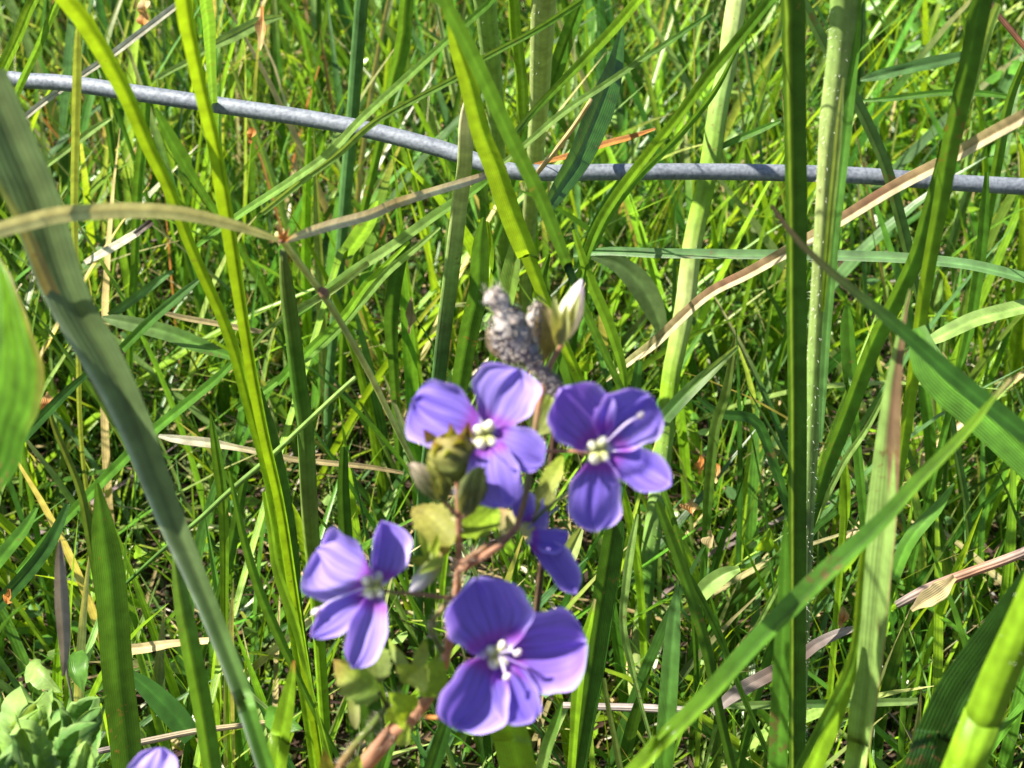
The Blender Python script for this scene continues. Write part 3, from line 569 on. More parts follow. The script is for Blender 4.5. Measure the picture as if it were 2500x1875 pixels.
blade('1603,1225,18 1635,1310,24 1668,1403,28 1700,1500,28 1729,1607,28 1745,1690,24', .215, .24, 'd', 'dark blade crossing down right from the upper right flower', roll=-20)
blade('1620,1310,10 1700,1440,18 1760,1560,20 1790,1640,14', .235, .25, 'd>g', 'thin dark blade parallel to the one crossing down right')
blade('1806,1388,14 1770,1402,38 1730,1430,44 1696,1470,34', .27, .272, 'p', 'short blunt ribbed leaf lit against a dark hollow', root=False, fold=.6)
blade('1475,1655,8 1484,1720,12 1500,1800,14 1517,1890,16', .22, .23, 'v', 'thin curved dull blade below the bottom flower', roll=10)
blade('1500,1270,40 1497,1302,52 1482,1400,58 1468,1485,58 1444,1648,54 1420,1800,46', .25, .27, 'd', 'broad dark leaf just right of the bottom flower', roll=-20)
blade('1453,1462,6 1440,1520,18 1428,1566,26 1415,1650,28 1407,1729,26 1398,1850,20', .225, .24, 'y', 'lime blade with an orange tip right of the bottom flower', roll=20, colfun=tipped('s', 'o', .02, .08))
blade('1556,1255,8 1540,1340,20 1528,1430,20 1521,1525,18 1545,1640,16 1560,1700,10', .245, .26, 'p', 'pale thin blade left of the jointed stem low down')
blade('1420,1290,14 1400,1330,40 1380,1370,42 1350,1410,30', .255, .26, 'c', 'pale double ribbed leaf between two violet petals', root=False, fold=.7)
blade('1372,1716,8 1356,1770,26 1335,1830,30 1318,1900,28', .215, .225, 'g>p', 'striped green blade under the right petal of the bottom flower', roll=15, fold=.6)
stalk('1375,1722,16 1450,1725,18 1560,1728,20 1640,1732,20 1705,1735,12', .30, .295, 'l', 'greyish lilac dead stalk lying level at the bottom centre', name='dead_stalk', cat='dead stalk', mat='S', root=False, top=False)
blade('1770,1725,10 1830,1722,20 1900,1720,20 2000,1718,20 2100,1716,20 2240,1712,18', .27, .27, 'p>d>p', 'level pale green blade at the bottom right', root=False, fold=.6)
blade('1200,1690,40 1225,1740,78 1250,1800,88 1272,1900,86', .19, .2, 'y', 'broad glowing lime leaf under the bottom flower', name='broad_leaf', cat='grass leaf', roll=26, fold=.15, top=False, group='')
# --- left middle and bottom
stalk('690,612,16 700,700,34 716,824,38 730,940,40 745,1048,40 757,1267,40 768,1400,36 775,1500,30', .23, .29, 'v>g>v>y', 'round green stem rising under the kink of the bent stalk', top=False)
blade('900,641,14 850,680,16 797,718,18 732,752,18 660,800,14 603,860,14 529,925,16', .285, .33, 'c>g', 'pale ridge of blade slanting down left under the bent stalk', root=False)
blade('1000,590,6 900,690,18 850,760,20 814,799,20 740,870,20 680,935,16', .28, .31, 'y>g', 'lime blade slanting beside the stem of the bent stalk', root=False, roll=20)
blade('570,880,10 529,925,22 450,990,24 366,1060,26 290,1135,26 224,1202,26 120,1310,20 40,1400,12', .25, .28, 'g', 'mid green blade slanting behind the broad grey leaf towards the lower left', root=False, roll=15)
stalk('867,922,10 820,965,12 740,1040,12 667,1109,13 560,1200,13 488,1267,12 400,1340,10 280,1450,8', .235, .28, 'p>d', 'thin round stem slanting down left past the left flower', root=False, top=False)
blade('423,661,10 380,690,20 320,735,22 269,771,20', .33, .34, 'b', 'short bluish blade behind the slanting yellow ones', root=False)
blade('488,681,10 440,720,22 370,780,24 297,852,22', .30, .31, 'b>g', 'bluish green blade ending at the broad grey leaf', root=False)
blade('399,763,10 450,776,14 530,790,14 600,803,14 647,812,10', .315, .32, 's', 'tan straw lying level behind the yellow blades', name='straw', cat='straw', mat='S', root=False)
blade('387,1064,8 430,1072,20 517,1082,24 560,1090,16 640,1105,14 720,1122,14 800,1130,14 900,1140,12 985,1155,8', .30, .31, 'w>s>t', 'cream straw lying level left of the flowers', name='straw', cat='straw', mat='S', root=False)
blade('250,775,8 285,783,30 340,795,38 407,812,40 480,840,38 570,873,16', .31, .31, 'e>g', 'broad grey green leaf lying behind the yellow blades', name='broad_leaf', cat='grass leaf', root=False, group='')
blade('514,1010,4 521,1050,16 532,1120,26 545,1220,26 549,1340,22 549,1485,20 552,1560,12', .25, .28, 'g>y', 'green blade standing just right of the broad grey leaf', roll=20)
blade('560,1150,6 575,1220,14 600,1330,20 635,1444,24 680,1550,24 716,1627,18 760,1720,14', .22, .25, 'g', 'straight green blade sloping down right to the orange tipped one', roll=15)
blade('626,950,22 650,1060,46 668,1160,54 690,1290,56 705,1400,50 720,1500,36', .27, .29, 'd', 'broad dark blade behind the wavy lime one', roll=-25)
blade('645,1200,10 660,1290,16 672,1380,18 700,1460,20 728,1540,22 745,1620,16 770,1720,10', .235, .25, 'y', 'lime blade with a wavy edge left of the left flower', roll=25, wav=.16)
blade('718,1612,5 712,1660,24 700,1729,42 686,1800,50 670,1900,54', .19, .2, 'y', 'lime blade with an orange point at the bottom left of the flowers', roll=24, colfun=tipped('o', 'o', .005, .03), fold=.25)
blade('236,1180,10 244,1240,36 250,1300,60 265,1403,74 285,1648,76 300,1780,76 312,1900,72', .225, .25, 'd', 'wide dark leaf standing at the bottom left', name='broad_leaf', cat='grass leaf', roll=-22, fold=.2, group='')
blade('422,1320,4 427,1370,18 436,1430,34 448,1500,44 470,1610,48 495,1740,48 520,1900,46', .20, .22, 'b>g>g', 'dark green blade right of the broad grey leaf at the bottom', roll=-15)
blade('146,1318,4 146,1360,22 150,1450,34 155,1520,34 158,1590,24 155,1650,6', .21, .22, 'l', 'withered lilac grey leaf hanging at the lower left', name='dead_leaf', cat='dead leaf', mat='S', root=False, top=False, fold=.5, group='')
stalk('160,1600,8 165,1650,6 180,1720,5', .22, .225, 'l', 'thin grey fibre hanging from the withered lilac leaf', name='fibre', cat='plant fibre', mat='S', root=False, top=False, sides=6)
blade('120,1000,6 135,1050,14 170,1130,16 200,1210,20 222,1330,22 240,1450,16', .24, .26, 'v>d', 'thin olive blade curving down at the left')
blade('-20,1130,30 40,1080,30 110,1010,26 170,950,20 240,890,8', .225, .24, 'd', 'dark blade slanting up right from the left edge', root=False, top=False)
blade('90,1240,8 60,1290,28 20,1340,34 -30,1400,34', .24, .23, 'g', 'green blade reaching the left edge low down', root=False, top=False, roll=15)
blade('-30,1500,30 30,1440,34 90,1370,34 130,1310,30 165,1230,14', .25, .27, 'd', 'dark blade rising right from the lower left edge', root=False, top=False)
blade('300,1585,26 340,1582,26 385,1576,24 430,1570,18 510,1565,16', .275, .27, 's', 'pale bent straw end between two dark leaves at the lower left', name='straw', cat='straw', mat='S', root=False, top=False, twist=50)
stalk('215,1840,14 300,1822,16 380,1805,16 480,1785,15 560,1775,14 680,1760,12', .25, .26, 'l>s', 'light grey stick lying level at the bottom left', name='stick', cat='stick', mat='S', root=False, top=False)
blade('470,1430,4 520,1540,8 560,1600,10 600,1680,10 690,1760,8', .26, .265, 'e>p', 'fine speckled blade slanting down right near the bottom', root=False)
blade('310,1640,20 360,1680,46 420,1740,60 470,1800,50', .26, .26, 'd', 'flat dark leaf lying low at the bottom left', name='broad_leaf', cat='leaf', root=False, group='', fold=.1)
blade('600,1160,14 580,1260,26 560,1360,26 540,1440,20', .27, .29, 'd', 'dark blade leaning left behind the fine upright ones')
blade('860,1560,34 880,1640,60 900,1720,60 925,1840,50', .235, .25, 'd', 'broad dark leaf in shade between the left and bottom flowers')
blade('1000,1640,6 985,1700,22 960,1790,28 930,1890,26', .215, .225, 'g', 'green blade rising beside the hairy flower stalk')
blade('1110,1700,10 1085,1780,34 1050,1890,40', .21, .22, 'd', 'dark leaf under the lower left petal of the bottom flower')
blade('840,1090,18 838,1200,30 845,1330,34 850,1450,28', .28, .30, 'd', 'dark upright leaf left of the flower buds')
blade('1560,880,16 1545,1000,34 1520,1120,38 1500,1250,30', .29, .30, 'd', 'dark leaf behind the upper right flower')

def shading(pts, d, t, code, label):  # unseen blade added along the sun ray to shade the given spot
    rows = [[*(at(x, y, d)+SUN_DIR*t), w*K*d] for x, y, w in parse(pts)]
    a = np.array(rows[-1][:3]); z = a[2]
    rows += [[a[0]-.012, a[1]-.004, z-.03, rows[-1][3]], [a[0]-.02, a[1], z*.45, rows[-1][3]*.9], [a[0]-.024, a[1], -.004, rows[-1][3]*.7]]
    cnt[0] += 1
    tag(ribbon('grass_shoot', np.array(rows), code, M_leaf, None, 0, .2, 0, seed=cnt[0]), label, 'grass blade', 'unseen blades added for their shade')
shading('1560,1480,20 1480,1520,110 1380,1520,150 1260,1500,165 1150,1520,170 1040,1620,160', .152, .088, 'g', 'unseen broad blade added beyond the left edge to shade the bottom flower')
shading('1270,1110,20 1320,1090,140 1400,1075,220 1480,1060,220 1590,1050,190 1680,1040,140 1760,1040,110', .155, .105, 'g', 'unseen broad blade added beyond the left edge to shade the upper right flower')
shading('1200,1325,10 1250,1305,80 1330,1285,120 1430,1260,130 1500,1230,100 1580,1200,80', .157, .100, 'd', 'unseen dark blade added beyond the left edge to shade the rear flower')

shading('150,740,40 90,860,140 30,980,190 -50,1130,200', .163, .07, 'g', 'unseen broad blade added beyond the left edge to shade the holed leaf')
o = blades('shade_grass', 300, (-.46, -.20), (.06, .36), (.14, .30), (.002, .005), .14, (0, .35), [('g', 4), ('d', 3), ('y', 1)], 51, seg=12, mat=M_leaf)  # unseen grass put in to throw shade over the lower left ground
tag(o, 'unseen tall grass added beyond the left edge to shade the lower left ground', 'grass', kind='stuff')

# ------------------------------------------------------------------ the fence wire
wp = parse('-260,250,38 -10,196,38 60,197,39 160,203,40 325,226,41 529,256,41 732,286,41 855,308,41 963,333,41 1085,366,41 1166,394,40 1230,414,40 1308,422,40 1500,420,40 1700,419,40 1905,422,41 2088,428,41 2332,446,41 2500,456,42 2760,476,42')
rows = []
for x, y, w in wp: rows.append([*at(x, y, .292+.00001*abs(x-1250)), w*K*.298])
a, b = np.array(rows[0]), np.array(rows[-1])
rows = [[a[0]-.24, a[1]-.01, -.002, a[3]], [a[0]-.16, a[1], .03, a[3]], [a[0]-.07, a[1], a[2]-.035, a[3]]]+rows+[[b[0]+.08, b[1], b[2]-.035, b[3]], [b[0]+.17, b[1], .03, b[3]], [b[0]+.26, b[1], -.002, b[3]]]
wo, _, _ = tube('fence_wire', np.array(rows), 'l', M_wire, sides=20, n=260)
tag(wo, 'thick grey galvanised wire sagging across the grass above the flowers', 'wire')

# ------------------------------------------------------------------ the speedwell in flower
def petal_cf(pale=0.0, warm=0.0):
    def f(U, V, rs):
        vio = np.array([.185+.07*warm, .125, .62]); lil = np.array([.52, .42, .90]); mag = np.array([.26, .05, .42]); wh = np.array([.75, .70, .80])
        c = mixc(vio, lil, np.full(U.shape, pale)+.18*np.abs(V)**2)  # pale lifts the pigment of petals that stand in sun
        c = c+(lil*1.1-c)*(np.clip((np.abs(V)-.72)/.28, 0, 1)**2*.9)[..., None]  # lilac margin and tip, paled further as sunlit rims in the pigment
        c = c+(lil*1.1-c)*(np.clip((U-.93)/.07, 0, 1)*.6)[..., None]
        st = (np.abs(np.cos(V*np.pi*3.5+.25*np.sin(U*9)))**9)*np.clip((.8-U)/.6, 0, 1)
        c = c*(1-.5*st)[..., None]
        c = c+(mag-c)*(np.exp(-((U-.17)/.10)**2)*.85)[..., None]
        c = c+(wh-c)*np.clip((.09-U)/.05, 0, 1)[..., None]
        return c
    return f
def flower(plant, centre, petals, stamens, style=None, d=.155, face=1):
    cx, cy = centre
    fl = ellipsoid('flower', (cx-8, cy+10, d+.0008), (cx+8, cy-10, d-.0002), 40, plant, M_petal, cf((.60, .66, .25), (.62, .68, .18)), 1, .05)
    for k, (bs, tp, w, op) in enumerate(petals):
        op = dict(op); db = op.pop('db', 0.0); dt = op.pop('dt', 0.0); pale = op.pop('pale', 0.0); warm = op.pop('warm', 0.0)
        lamina('petal', (*bs, d+db), (*tp, d+dt), w, fl, M_petal, petal_cf(pale, warm), seed=int(cx)+k, nu=34, nv=25, **{'rim': .10, 'wave': .055, **op})
    if face:
        # white hairy ring of the throat
        for q, (an, r1, w_) in enumerate([(-1.15, 36, 26), (.9, 36, 22), (2.0, 38, 30), (3.7, 32, 26), (4.9, 26, 20)]):
            ellipsoid('throat_lobe', (cx+math.cos(an)*5, cy+math.sin(an)*5, d-.0003), (cx+math.cos(an)*r1, cy+math.sin(an)*r1, d-.0009), w_, fl, M_petal, cf((.62, .70, .22), (.90, .90, .84)), q, .1)
    for (sx, sy, dd) in stamens:
        s0 = at(cx, cy, d-.0004); s1 = at(sx, sy, d+dd)
        rows = np.array([[*s0, .00012], [*(s0.lerp(s1, .35)+Vector((0, 0, .0003))), .0002], [*(s0.lerp(s1, .7)+Vector((0, 0, .0004))), .0003], [*s1, .0002]])
        st, _, _ = tube('stamen', rows, 'w', M_petal, fl, 8, n=8, colfun=lambda t, U, V: t*0+np.array([.66, .60, .82]))
        ellipsoid('anther', (sx-6, sy+6, d+dd), (sx+10, sy-10, d+dd-.0003), 15, fl, M_petal, cf((.80, .76, .74)), 2, .12)
    if style:
        s0 = at(cx, cy, d-.0004); s1 = at(style[0], style[1], d+style[2])
        tube('style', np.array([[*s0, .0002], [*((s0+s1)/2), .00018], [*s1, .00018]]), 'w', M_petal, fl, 6, n=6, colfun=lambda t, U, V: t*0+np.array([.35, .22, .62]))
    return fl

SW = empty('speedwell_plant', at(884, 1875, .175))
tag(SW, 'hairy speedwell with violet four petalled flowers and buds on reddish stalks', 'wildflower')
# stems
def sstem(pts, d0, d1, code, name='stem', root=False, hair=0, parent=SW, sides=10):
    rows = trace(parse(pts), d0, d1, root, False)
    cnt[0] += 1
    o, P, W = tube(name, rows, code, M_soft, parent, sides, seed=cnt[0])
    if hair: hairs(P, W, o, hair, .0007, .00002, cnt[0], (.6, .52, .42))
    return o
sstem('1112,1140,10 1117,1176,14 1119,1230,15 1120,1281,16 1121,1369,18 1113,1456,20 1104,1520,22 1093,1587,24 1063,1674,28 1006,1753,34 936,1814,38 870,1890,42', .1585, .178, 'm>m>m>v>m>c>m', hair=2200, root=True)
sstem('1373,838,12 1342,893,13 1322,963,14 1309,1022,15 1300,1110,15 1285,1200,15 1255,1300,16 1190,1352,18 1121,1392,20', .166, .159, 'm>m>v>m>m', name='branch', hair=500)
sstem('1128,1375,16 1170,1345,14 1218,1318,12 1245,1300,10', .158, .163, 'm>t', name='pedicel', hair=100)
sstem('1310,1100,9 1350,1102,9 1390,1101,9 1440,1105,8', .163, .158, 'm', name='pedicel')
sstem('1118,1462,12 1080,1458,10 1020,1450,9 965,1447,8 925,1440,7', .160, .159, 'm>t', name='pedicel', hair=80)
sstem('1118,1262,10 1095,1235,10 1078,1215,8 1060,1190,8', .158, .157, 'm', name='pedicel')
sstem('1122,1268,10 1140,1256,10 1160,1245,9', .158, .158, 'm', name='pedicel')
sstem('1115,1170,8 1105,1150,8 1120,1110,8', .158, .157, 'v', name='pedicel')
sstem('1300,1275,10 1330,1245,9 1375,1210,8 1420,1180,6', .162, .162, 'v>c', name='pedicel')
sstem('1080,1590,14 1050,1530,13 1070,1500,12 1090,1470,10', .165, .162, 'v>t', name='branch', hair=200)
sstem('820,1890,22 850,1840,20 905,1775,18 940,1730,14 960,1700,10', .176, .168, 'm>v>v', name='branch', hair=200)
sstem('955,1745,10 940,1715,9 925,1690,8', .166, .164, 'k', name='pedicel')
sstem('1145,1748,8 1110,1748,8 1070,1752,10 1040,1750,10', .160, .166, 's>o', name='pedicel')

f1 = flower(SW, (1185, 1060), [
    ((1180, 1054), (1010, 978), 165, dict(roll=-6, cup=.16, bend=.10, dt=.002)),
    ((1186, 1050), (1258, 906), 166, dict(roll=4, cup=.05, bend=.05, dt=.0035, pale=.3)),
    ((1190, 1064), (1324, 1136), 104, dict(roll=-20, cup=.2, bend=.06, dt=-.0005, pale=.1)),
    ((1188, 1070), (1240, 1240), 134, dict(roll=10, cup=.12, bend=.16, dt=-.001, pale=.1))],
    [], None, d=.156)
f2 = flower(SW, (1463, 1098), [
    ((1456, 1088), (1368, 944), 170, dict(roll=8, cup=.22, bend=-.02, dt=-.002, warm=.8)),
    ((1474, 1086), (1588, 962), 160, dict(roll=6, cup=.12, bend=-.04, dt=-.002)),
    ((1474, 1104), (1638, 1186), 102, dict(roll=-10, cup=.3, bend=-.10, dt=-.002, curl=-.3)),
    ((1458, 1108), (1452, 1294), 132, dict(roll=5, cup=.1, bend=-.04, dt=.002))],
    [(1562, 1016, -.003)], (1515, 1165, -.002), d=.155)
f3 = flower(SW, (912, 1428), [
    ((914, 1432), (780, 1346), 180, dict(roll=-4, cup=.2, bend=.08, dt=.003, pale=.25)),
    ((914, 1430), (930, 1272), 92, dict(roll=38, cup=.35, bend=.08, dt=.001, pale=.1)),
    ((910, 1446), (760, 1556), 80, dict(roll=10, cup=.15, bend=.05, shape='oval', dt=-.002, pale=.15)),
    ((922, 1446), (860, 1634), 96, dict(roll=-12, cup=.2, bend=.05, dt=-.003, pale=.3))],
    [(768, 1496, -.002)], None, d=.157)
f4 = flower(SW, (1216, 1598), [
    ((1206, 1596), (1108, 1776), 172, dict(roll=-6, cup=.2, bend=.0, dt=0, side=.02, curl=-.35)),
    ((1208, 1590), (1162, 1408), 214, dict(roll=8, cup=.26, bend=-.02, dt=-.002)),
    ((1226, 1592), (1432, 1566), 196, dict(roll=5, cup=.08, bend=-.04, dt=0, warm=.5, curl=-.45)),
    ((1222, 1612), (1300, 1762), 118, dict(roll=10, cup=.18, bend=.02, dt=-.001))],
    [(1262, 1596, -.003), (1236, 1655, -.0025)], (1300, 1635, -.002), d=.152)
f5 = flower(SW, (1286, 1292), [
    ((1282, 1290), (1236, 1208), 62, dict(roll=40, cup=.3, bend=.1, dt=.002)),
    ((1292, 1300), (1390, 1300), 62, dict(roll=25, cup=.35, bend=.15, dt=-.001)),
    ((1290, 1315), (1406, 1452), 72, dict(roll=-30, cup=.2, bend=.1, dt=-.002)),
    ((1284, 1288), (1320, 1230), 40, dict(roll=50, cup=.2, bend=.1, dt=.004))],
    [], (1365, 1240, .001), d=.162, face=0)

OL = (.17, .22, .045); RD = (.30, .085, .04); YG = (.24, .32, .03)
def calyx(cx, cy, tips, d, base='v'):
    b = ellipsoid('calyx', (cx, cy, d+.0006), (cx, cy-26, d+.0002), 34, SW, M_soft, cf(OL), 3)
    for k, (tx, ty, w, c0, c1, dd) in enumerate(tips):
        lamina('sepal', (cx, cy-2, d), (tx, ty, d+dd), w, b, M_soft, cf(c0, c1, power=3.5 if c1 == RD else 1.3), shape='egg', roll=(-1)**k*12, cup=.35, bend=-.16, nu=16, nv=9, seed=k)
    return b
# the young head on top of the stalk: red tipped sepals packed together
ellipsoid('young_head', (1120, 1172, .1566), (1092, 1062, .1550), 112, SW, M_soft, cf((.16, .20, .05), (.24, .20, .06)), 8, .05, prof=[(0, .15), (.15, .6), (.4, .95), (.65, 1), (.85, .8), (1, .35)])
calyx(1118, 1172, [(1036, 1048, 62, OL, RD, -.001), (1098, 1034, 66, YG, RD, -.0022), (1144, 1030, 62, OL, RD, -.001), (1058, 1078, 60, YG, RD, -.0028), (1124, 1062, 62, YG, RD, -.0032), (1092, 1096, 56, OL, YG, -.0036)], .1560)
PRF = [(0, .2), (.12, .62), (.35, .98), (.6, 1), (.85, .62), (1, .12)]
for b_, t_, w_, c0, c1 in (((1086, 1222, .1572), (1004, 1130, .1562), 56, (.15, .18, .06), (.34, .28, .24)), ((1092, 1208, .1568), (1052, 1122, .1556), 58, (.17, .20, .05), (.30, .30, .07)), ((1134, 1252, .1565), (1174, 1140, .1515), 64, (.15, .17, .07), (.09, .13, .04))):
    bd = ellipsoid('bud', b_, t_, w_, SW, M_soft, cf(c0, c1), int(w_), .03, prof=PRF)
    mx_, my_ = (b_[0]+t_[0])/2, (b_[1]+t_[1])/2
    for dx in (-10, 12):
        lamina('sepal', (b_[0], b_[1], b_[2]-.0002), (t_[0]+dx, t_[1]-2, t_[2]-.0011), w_*.55, bd, M_soft, cf(c0, tuple(v*1.15 for v in c1)), shape='egg', cup=.3, bend=.10, roll=dx, nu=14, nv=7)
for x0, y0, x1, y1 in ((1112, 1166, 1080, 1130), (1128, 1188, 1146, 1170), (1105, 1208, 1112, 1190)):
    lamina('bract', (x0, y0, .1555), (x1, y1, .155), 14, SW, M_soft, cf((.45, .40, .45)), shape='lance', nu=10, nv=5)
# buds
wb = ellipsoid('bud', (1365, 838, .163), (1420, 682, .160), 62, SW, M_petal, cf((.72, .76, .42), (.90, .86, .90)), 5, .03, prof=[(0, .2), (.15, .7), (.35, 1), (.6, .85), (.85, .45), (1, .05)])
for tx, ty, w in ((1352, 720, 34), (1385, 740, 34), (1418, 715, 26)):
    lamina('sepal', (1366, 842, .1625), (tx, ty, .1595), w, wb, M_soft, cf((.36, .36, .12), (.34, .40, .16)), shape='lance', cup=.3, bend=.06, nu=12, nv=7)
gb = ellipsoid('bud', (1078, 1366, .158), (1002, 1444, .156), 46, SW, M_petal, cf((.34, .42, .10), (.80, .76, .86)), 6, .03, prof=[(0, .3), (.2, .8), (.5, 1), (.8, .75), (1, .1)])
lamina('sepal', (1082, 1362, .1565), (1020, 1400, .155), 26, gb, M_soft, cf((.30, .40, .06)), shape='lance', cup=.3, nu=12, nv=7)
calyx(1055, 1372, [(1022, 1296, 26, YG, (.32, .40, .10), -.001), (1068, 1300, 22, YG, YG, -.001), (992, 1368, 26, YG, OL, 0), (1050, 1330, 26, YG, YG, .001)], .159)
# toothed leaves
def sleaf(b, t, w, a0=YG, a1=YG, **k): return lamina('leaf', b, t, w, SW, M_soft, cf(a0, a1), shape=k.pop('shape', 'egg'), serrate=k.pop('serrate', 7), nu=14, nv=9, **k)
sleaf((1105, 1330, .162), (1008, 1238, .166), 92, (.20, .21, .04), (.22, .19, .05), roll=20, cup=.2)
sleaf((1128, 1310, .162), (1215, 1235, .166), 92, (.22, .34, .02), (.22, .36, .03), roll=-15, cup=.2)
sleaf((1100, 1345, .163), (1025, 1290, .166), 60, (.26, .22, .05), roll=-10)
sleaf((1300, 1260, .166), (1345, 1170, .169), 60, (.18, .20, .05), (.14, .16, .05), roll=15)
sleaf((1330, 1210, .168), (1375, 1110, .170), 48, (.25, .30, .05), roll=-15)
sleaf((1310, 1060, .169), (1345, 960, .170), 70, (.24, .28, .08), roll=10)
sleaf((1250, 1300, .166), (1215, 1240, .168), 50, (.30, .28, .12), (.34, .20, .1), roll=10)
sleaf((935, 1690, .164), (815, 1610, .168), 96, (.16, .26, .03), (.24, .16, .04), roll=-18, cup=.25, bend=.1)
sleaf((925, 1670, .165), (900, 1570, .170), 76, (.12, .17, .03), (.17, .24, .04), roll=20)
sleaf((1005, 1740, .163), (950, 1690, .161), 70, (.24, .36, .02), (.26, .38, .02), roll=15, bend=.15)
sleaf((1010, 1660, .164), (968, 1622, .163), 52, (.28, .36, .04), roll=15, shape='lance')
sleaf((1010, 1650, .164), (950, 1560, .166), 32, (.17, .24, .06), roll=-15, shape='lance', serrate=0)
sleaf((1015, 1680, .163), (1050, 1620, .160), 56, (.34, .42, .10), roll=-10)
sleaf((1012, 1640, .164), (1040, 1560, .165), 36, (.26, .34, .06), roll=10, shape='lance')
sleaf((1030, 1700, .165), (1075, 1600, .168), 70, (.20, .32, .02), (.18, .30, .02), roll=20)
sleaf((970, 1770, .165), (985, 1700, .162), 56, (.30, .40, .03), roll=-20)
sleaf((975, 1820, .168), (1000, 1765, .166), 30, (.28, .38, .06), roll=10, shape='lance')
sleaf((860, 1880, .17), (880, 1845, .168), 40, (.26, .34, .04), roll=10, shape='lance')
sleaf((800, 1900, .172), (792, 1830, .17), 40, (.3, .34, .03), (.5, .3, .04), roll=10, shape='lance', serrate=0)
sleaf((870, 1780, .176), (855, 1680, .178), 30, (.17, .18, .06), roll=10, shape='lance', serrate=0)

# --- a second speedwell, only one petal of it inside the picture
S2 = empty('speedwell_plant', at(380, 1990, .172)); tag(S2, 'speedwell at the bottom left edge with only one pale violet petal showing', 'wildflower')
f6 = flower(S2, (382, 1965), [((382, 1950), (394, 1824), 128, dict(roll=-8, cup=.12, bend=.1, pale=.6)), ((370, 1965), (240, 1960), 120, dict(pale=.3)), ((395, 1965), (520, 1990), 90, dict(pale=.3)), ((382, 1980), (390, 2110), 100, dict())], [(330, 2000, -.002)], None, d=.165)
rows = trace(parse('382,1975,14 400,2100,16 430,2250,18'), .168, .175, True, False)
so, P, W = tube('stem', rows, 'm>v', M_soft, S2, 8); hairs(P, W, so, 300)

# ------------------------------------------------------------------ withered grey head
WH = empty('withered_head', at(1357, 950, .168)); tag(WH, 'withered grey furry seed head leaning left above the violet flowers', 'dead flower head')
def greyf(t, U, V):
    rs = np.random.default_rng(int(U.size)); nz = rs.normal(0, 1, U.shape)
    a = np.array([.24, .24, .25]); b = np.array([.66, .58, .54]); r = np.array([.26, .15, .09])
    k = np.clip(.55-U*1.1-.25*V+.22*nz, 0, 1)[..., None]; c = a+(b-a)*k
    return c+(r-c)*np.clip(.35*np.sin(U*19+V*3)+.12*nz, 0, .6)[..., None]
def lump(name, pts, d0, d1, seed, bump=.0004, flat=.8):
    rows = trace(parse(pts), d0, d1, False, False)
    o, P, W = tube(name, rows, 'l', M_grey, WH, 14, n=26, flat=flat, seed=seed, colfun=greyf, bump=bump*.34)
    hairs(P, W, o, 700, .0005, .00002, seed, (.6, .55, .5)); return o
lump('seed_head', '1200,708,30 1210,728,52 1226,752,44 1242,782,78 1264,816,70 1276,838,52 1292,862,54 1308,892,34', .160, .164, 1)
lump('stem', '1302,884,30 1322,908,30 1340,930,44 1354,948,44 1368,964,22', .164, .166, 2)
lump('husk', '1316,738,18 1306,765,32 1300,800,34 1302,850,24', .166, .166, 3)
lump('husk', '1202,800,14 1218,834,36 1242,862,40 1264,880,20', .163, .164, 4)
lamina('husk', (1330, 880, .168), (1322, 740, .166), 54, WH, M_soft, cf((.20, .14, .05), (.24, .20, .10)), shape='oval', cup=.3, roll=20, seed=4)
lamina('husk', (1255, 880, .165), (1192, 800, .163), 50, WH, M_soft, cf((.30, .17, .10), (.5, .4, .3)), shape='oval', cup=.3, roll=-20, seed=5)
rows = trace(parse('1366,962,22 1350,1100,20 1330,1300,18'), .168, .18, True, False)
tube('stalk', rows, 'k>t', M_grey, WH, 8)

# ------------------------------------------------------------------ leaves at the left edge and bottom left
DK = empty('dock_plant', at(-60, 1300, .17)); tag(DK, 'lime leaf with rusty holes cut by the left edge of the picture', 'broad leaved plant')
def dockf(U, V, rs):
    c = mixc((.035, .12, .012), (.11, .25, .012), U*1.2-.2)  # darker towards the base: cast shade put into the leaf colour
    for (u0, v0, r0) in ((.93, .45, .05), (.86, .45, .05), (.80, .42, .045), (.97, .3, .05), (.73, .48, .04), (.68, .60, .03), (.84, .62, .03)):
        k = np.exp(-(((U-u0)/r0)**2+((V-v0)/(r0*3))**2)); c = c+(np.array([.55, .25, .06])-c)*np.clip(k*1.4, 0, 1)[..., None]
    k = np.clip((np.abs(V)-.86)/.1, 0, 1)*np.clip((U-.45)*4, 0, 1); c = c+(np.array([.30, .14, .05])-c)*(k*.5)[..., None]
    return c*(1+.03*np.sin(V*26+U*20))[..., None]
lamina('leaf', (-90, 1290, .168), (-30, 590, .158), 470, DK, M_leaf, dockf, shape='oval', roll=-12, cup=.15, bend=.08, wave=.03, nu=50, nv=31, seed=2)
rows = trace(parse('-90,1280,26 -110,1500,24'), .168, .18, True, False); tube('stem', rows, 'v>m', M_stem, DK, 10)

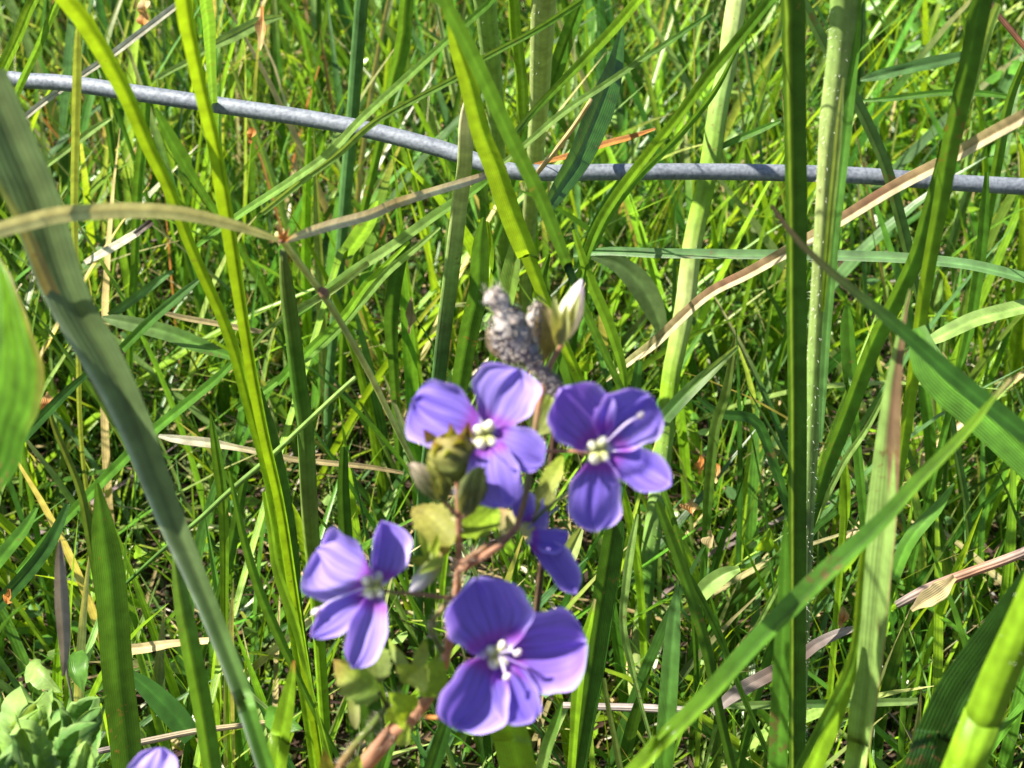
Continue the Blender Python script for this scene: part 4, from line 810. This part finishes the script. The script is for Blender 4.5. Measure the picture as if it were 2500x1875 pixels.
CR = empty('crinkled_plant', at(80, 1900, .2)); tag(CR, 'low plant with crinkled pale green leaves in the bottom left corner', 'leafy plant')
rs_ = np.random.default_rng(5)
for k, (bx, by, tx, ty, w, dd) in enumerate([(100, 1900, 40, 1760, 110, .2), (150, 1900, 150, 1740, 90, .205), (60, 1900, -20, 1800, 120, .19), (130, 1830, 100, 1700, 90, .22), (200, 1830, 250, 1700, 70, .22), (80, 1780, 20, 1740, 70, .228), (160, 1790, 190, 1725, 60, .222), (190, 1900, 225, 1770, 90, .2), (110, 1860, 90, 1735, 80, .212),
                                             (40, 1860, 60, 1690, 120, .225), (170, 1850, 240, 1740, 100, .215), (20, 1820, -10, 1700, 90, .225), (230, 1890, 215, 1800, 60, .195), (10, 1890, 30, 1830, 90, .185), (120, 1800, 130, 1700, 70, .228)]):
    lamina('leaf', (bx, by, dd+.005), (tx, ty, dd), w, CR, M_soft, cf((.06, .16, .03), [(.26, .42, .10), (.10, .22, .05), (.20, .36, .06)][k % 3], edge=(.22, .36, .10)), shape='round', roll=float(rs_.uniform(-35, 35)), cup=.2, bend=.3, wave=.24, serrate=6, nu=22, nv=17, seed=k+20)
rows = trace(parse('110,1860,16 120,1960,18'), .21, .215, True, False); tube('stem', rows, 'v', M_stem, CR, 8)

# small broad leaves standing in the turf where the photograph shows them
def groundleaf(b, t, w, d, c, label, shape='lance', roll=0, ser=0):
    r = empty('low_plant', at(b[0], b[1], d)); tag(r, label, 'small leaf plant', 'small leafy plants low in the turf')
    lamina('leaf', (*b, d), (*t, d-.003), w, r, M_leaf, cf(c), shape=shape, roll=roll, cup=.2, bend=.1, wave=.05, serrate=ser, nu=16, nv=9, seed=int(b[0]))
groundleaf((1415, 905), (1440, 860), 40, .30, 'y', 'small lime leaf tip between the white bud and the right flower', roll=20)
groundleaf((1855, 1345), (1878, 1290), 44, .29, 'y', 'small lime leaf in the shade right of the jointed stem', 'egg', roll=20)
groundleaf((330, 1345), (360, 1350), 34, .29, 'y', 'tiny lit lime leaf left of the broad grey leaf low down', 'egg')
groundleaf((70, 1620), (150, 1690), 60, .235, 'p', 'small pale leaf above the crinkled plant', 'egg', ser=3)
groundleaf((190, 1590), (205, 1690), 60, .235, 'g', 'small folded green leaf beside the withered lilac one', 'egg')
groundleaf((650, 1740), (740, 1780), 60, .21, 'g', 'soft green leaf at the foot of the orange pointed blade', 'egg')
groundleaf((1110, 420), (1095, 330), 40, .37, 'g', 'small green leaf under the slanting blades left of the wire bend', 'lance')
# small rusty scraps caught in the grass
def scrap(x, y, w, h, d, c, label):
    o = blade(f'{x},{y-h/2},{w*.4} {x+2},{y-h*.1},{w} {x-2},{y+h*.2},{w*.9} {x-4},{y+h/2},{w*.3}', d, d+.002, c, label, name='dead_scrap', cat='dead plant scrap', mat='S', root=False, top=False, wav=.35, fold=.7, group='rusty scraps caught in the grass', roll=30)
for a_ in ((118, 985, 24, 60, .27, 's>o>o', 'orange capped scrap right of the lime leaf with holes'), (1690, 1235, 30, 36, .29, 's>o', 'orange chip right of the petal with a pink tip'), (1735, 1315, 22, 46, .29, 's', 'tan chip below the orange chip'),
           (1750, 1155, 20, 48, .29, 'o>s', 'orange chip above the tan one'), (1712, 1135, 16, 50, .295, 'o', 'thin rusty chip beside the orange one'), (2060, 1510, 20, 60, .255, 's>o>s', 'yellow tan sliver left of the spotted leaf'),
           (22, 1455, 20, 34, .25, 'o', 'small orange bud at the lower left edge'), (640, 70, 18, 110, .36, 'o>s', 'upright orange scrap above the wire near the top'), (615, 330, 18, 40, .36, 'o', 'orange scrap just below the wire'),
           (355, 30, 34, 60, .36, 's>o', 'tan and orange scrap beside the creased yellow blade at the top'), (1180, 660, 14, 26, .30, 'w', 'tiny white scrap above the lime leaf'), (1005, 770, 18, 90, .33, 't', 'brown stub left of the withered head')):
    scrap(*a_)
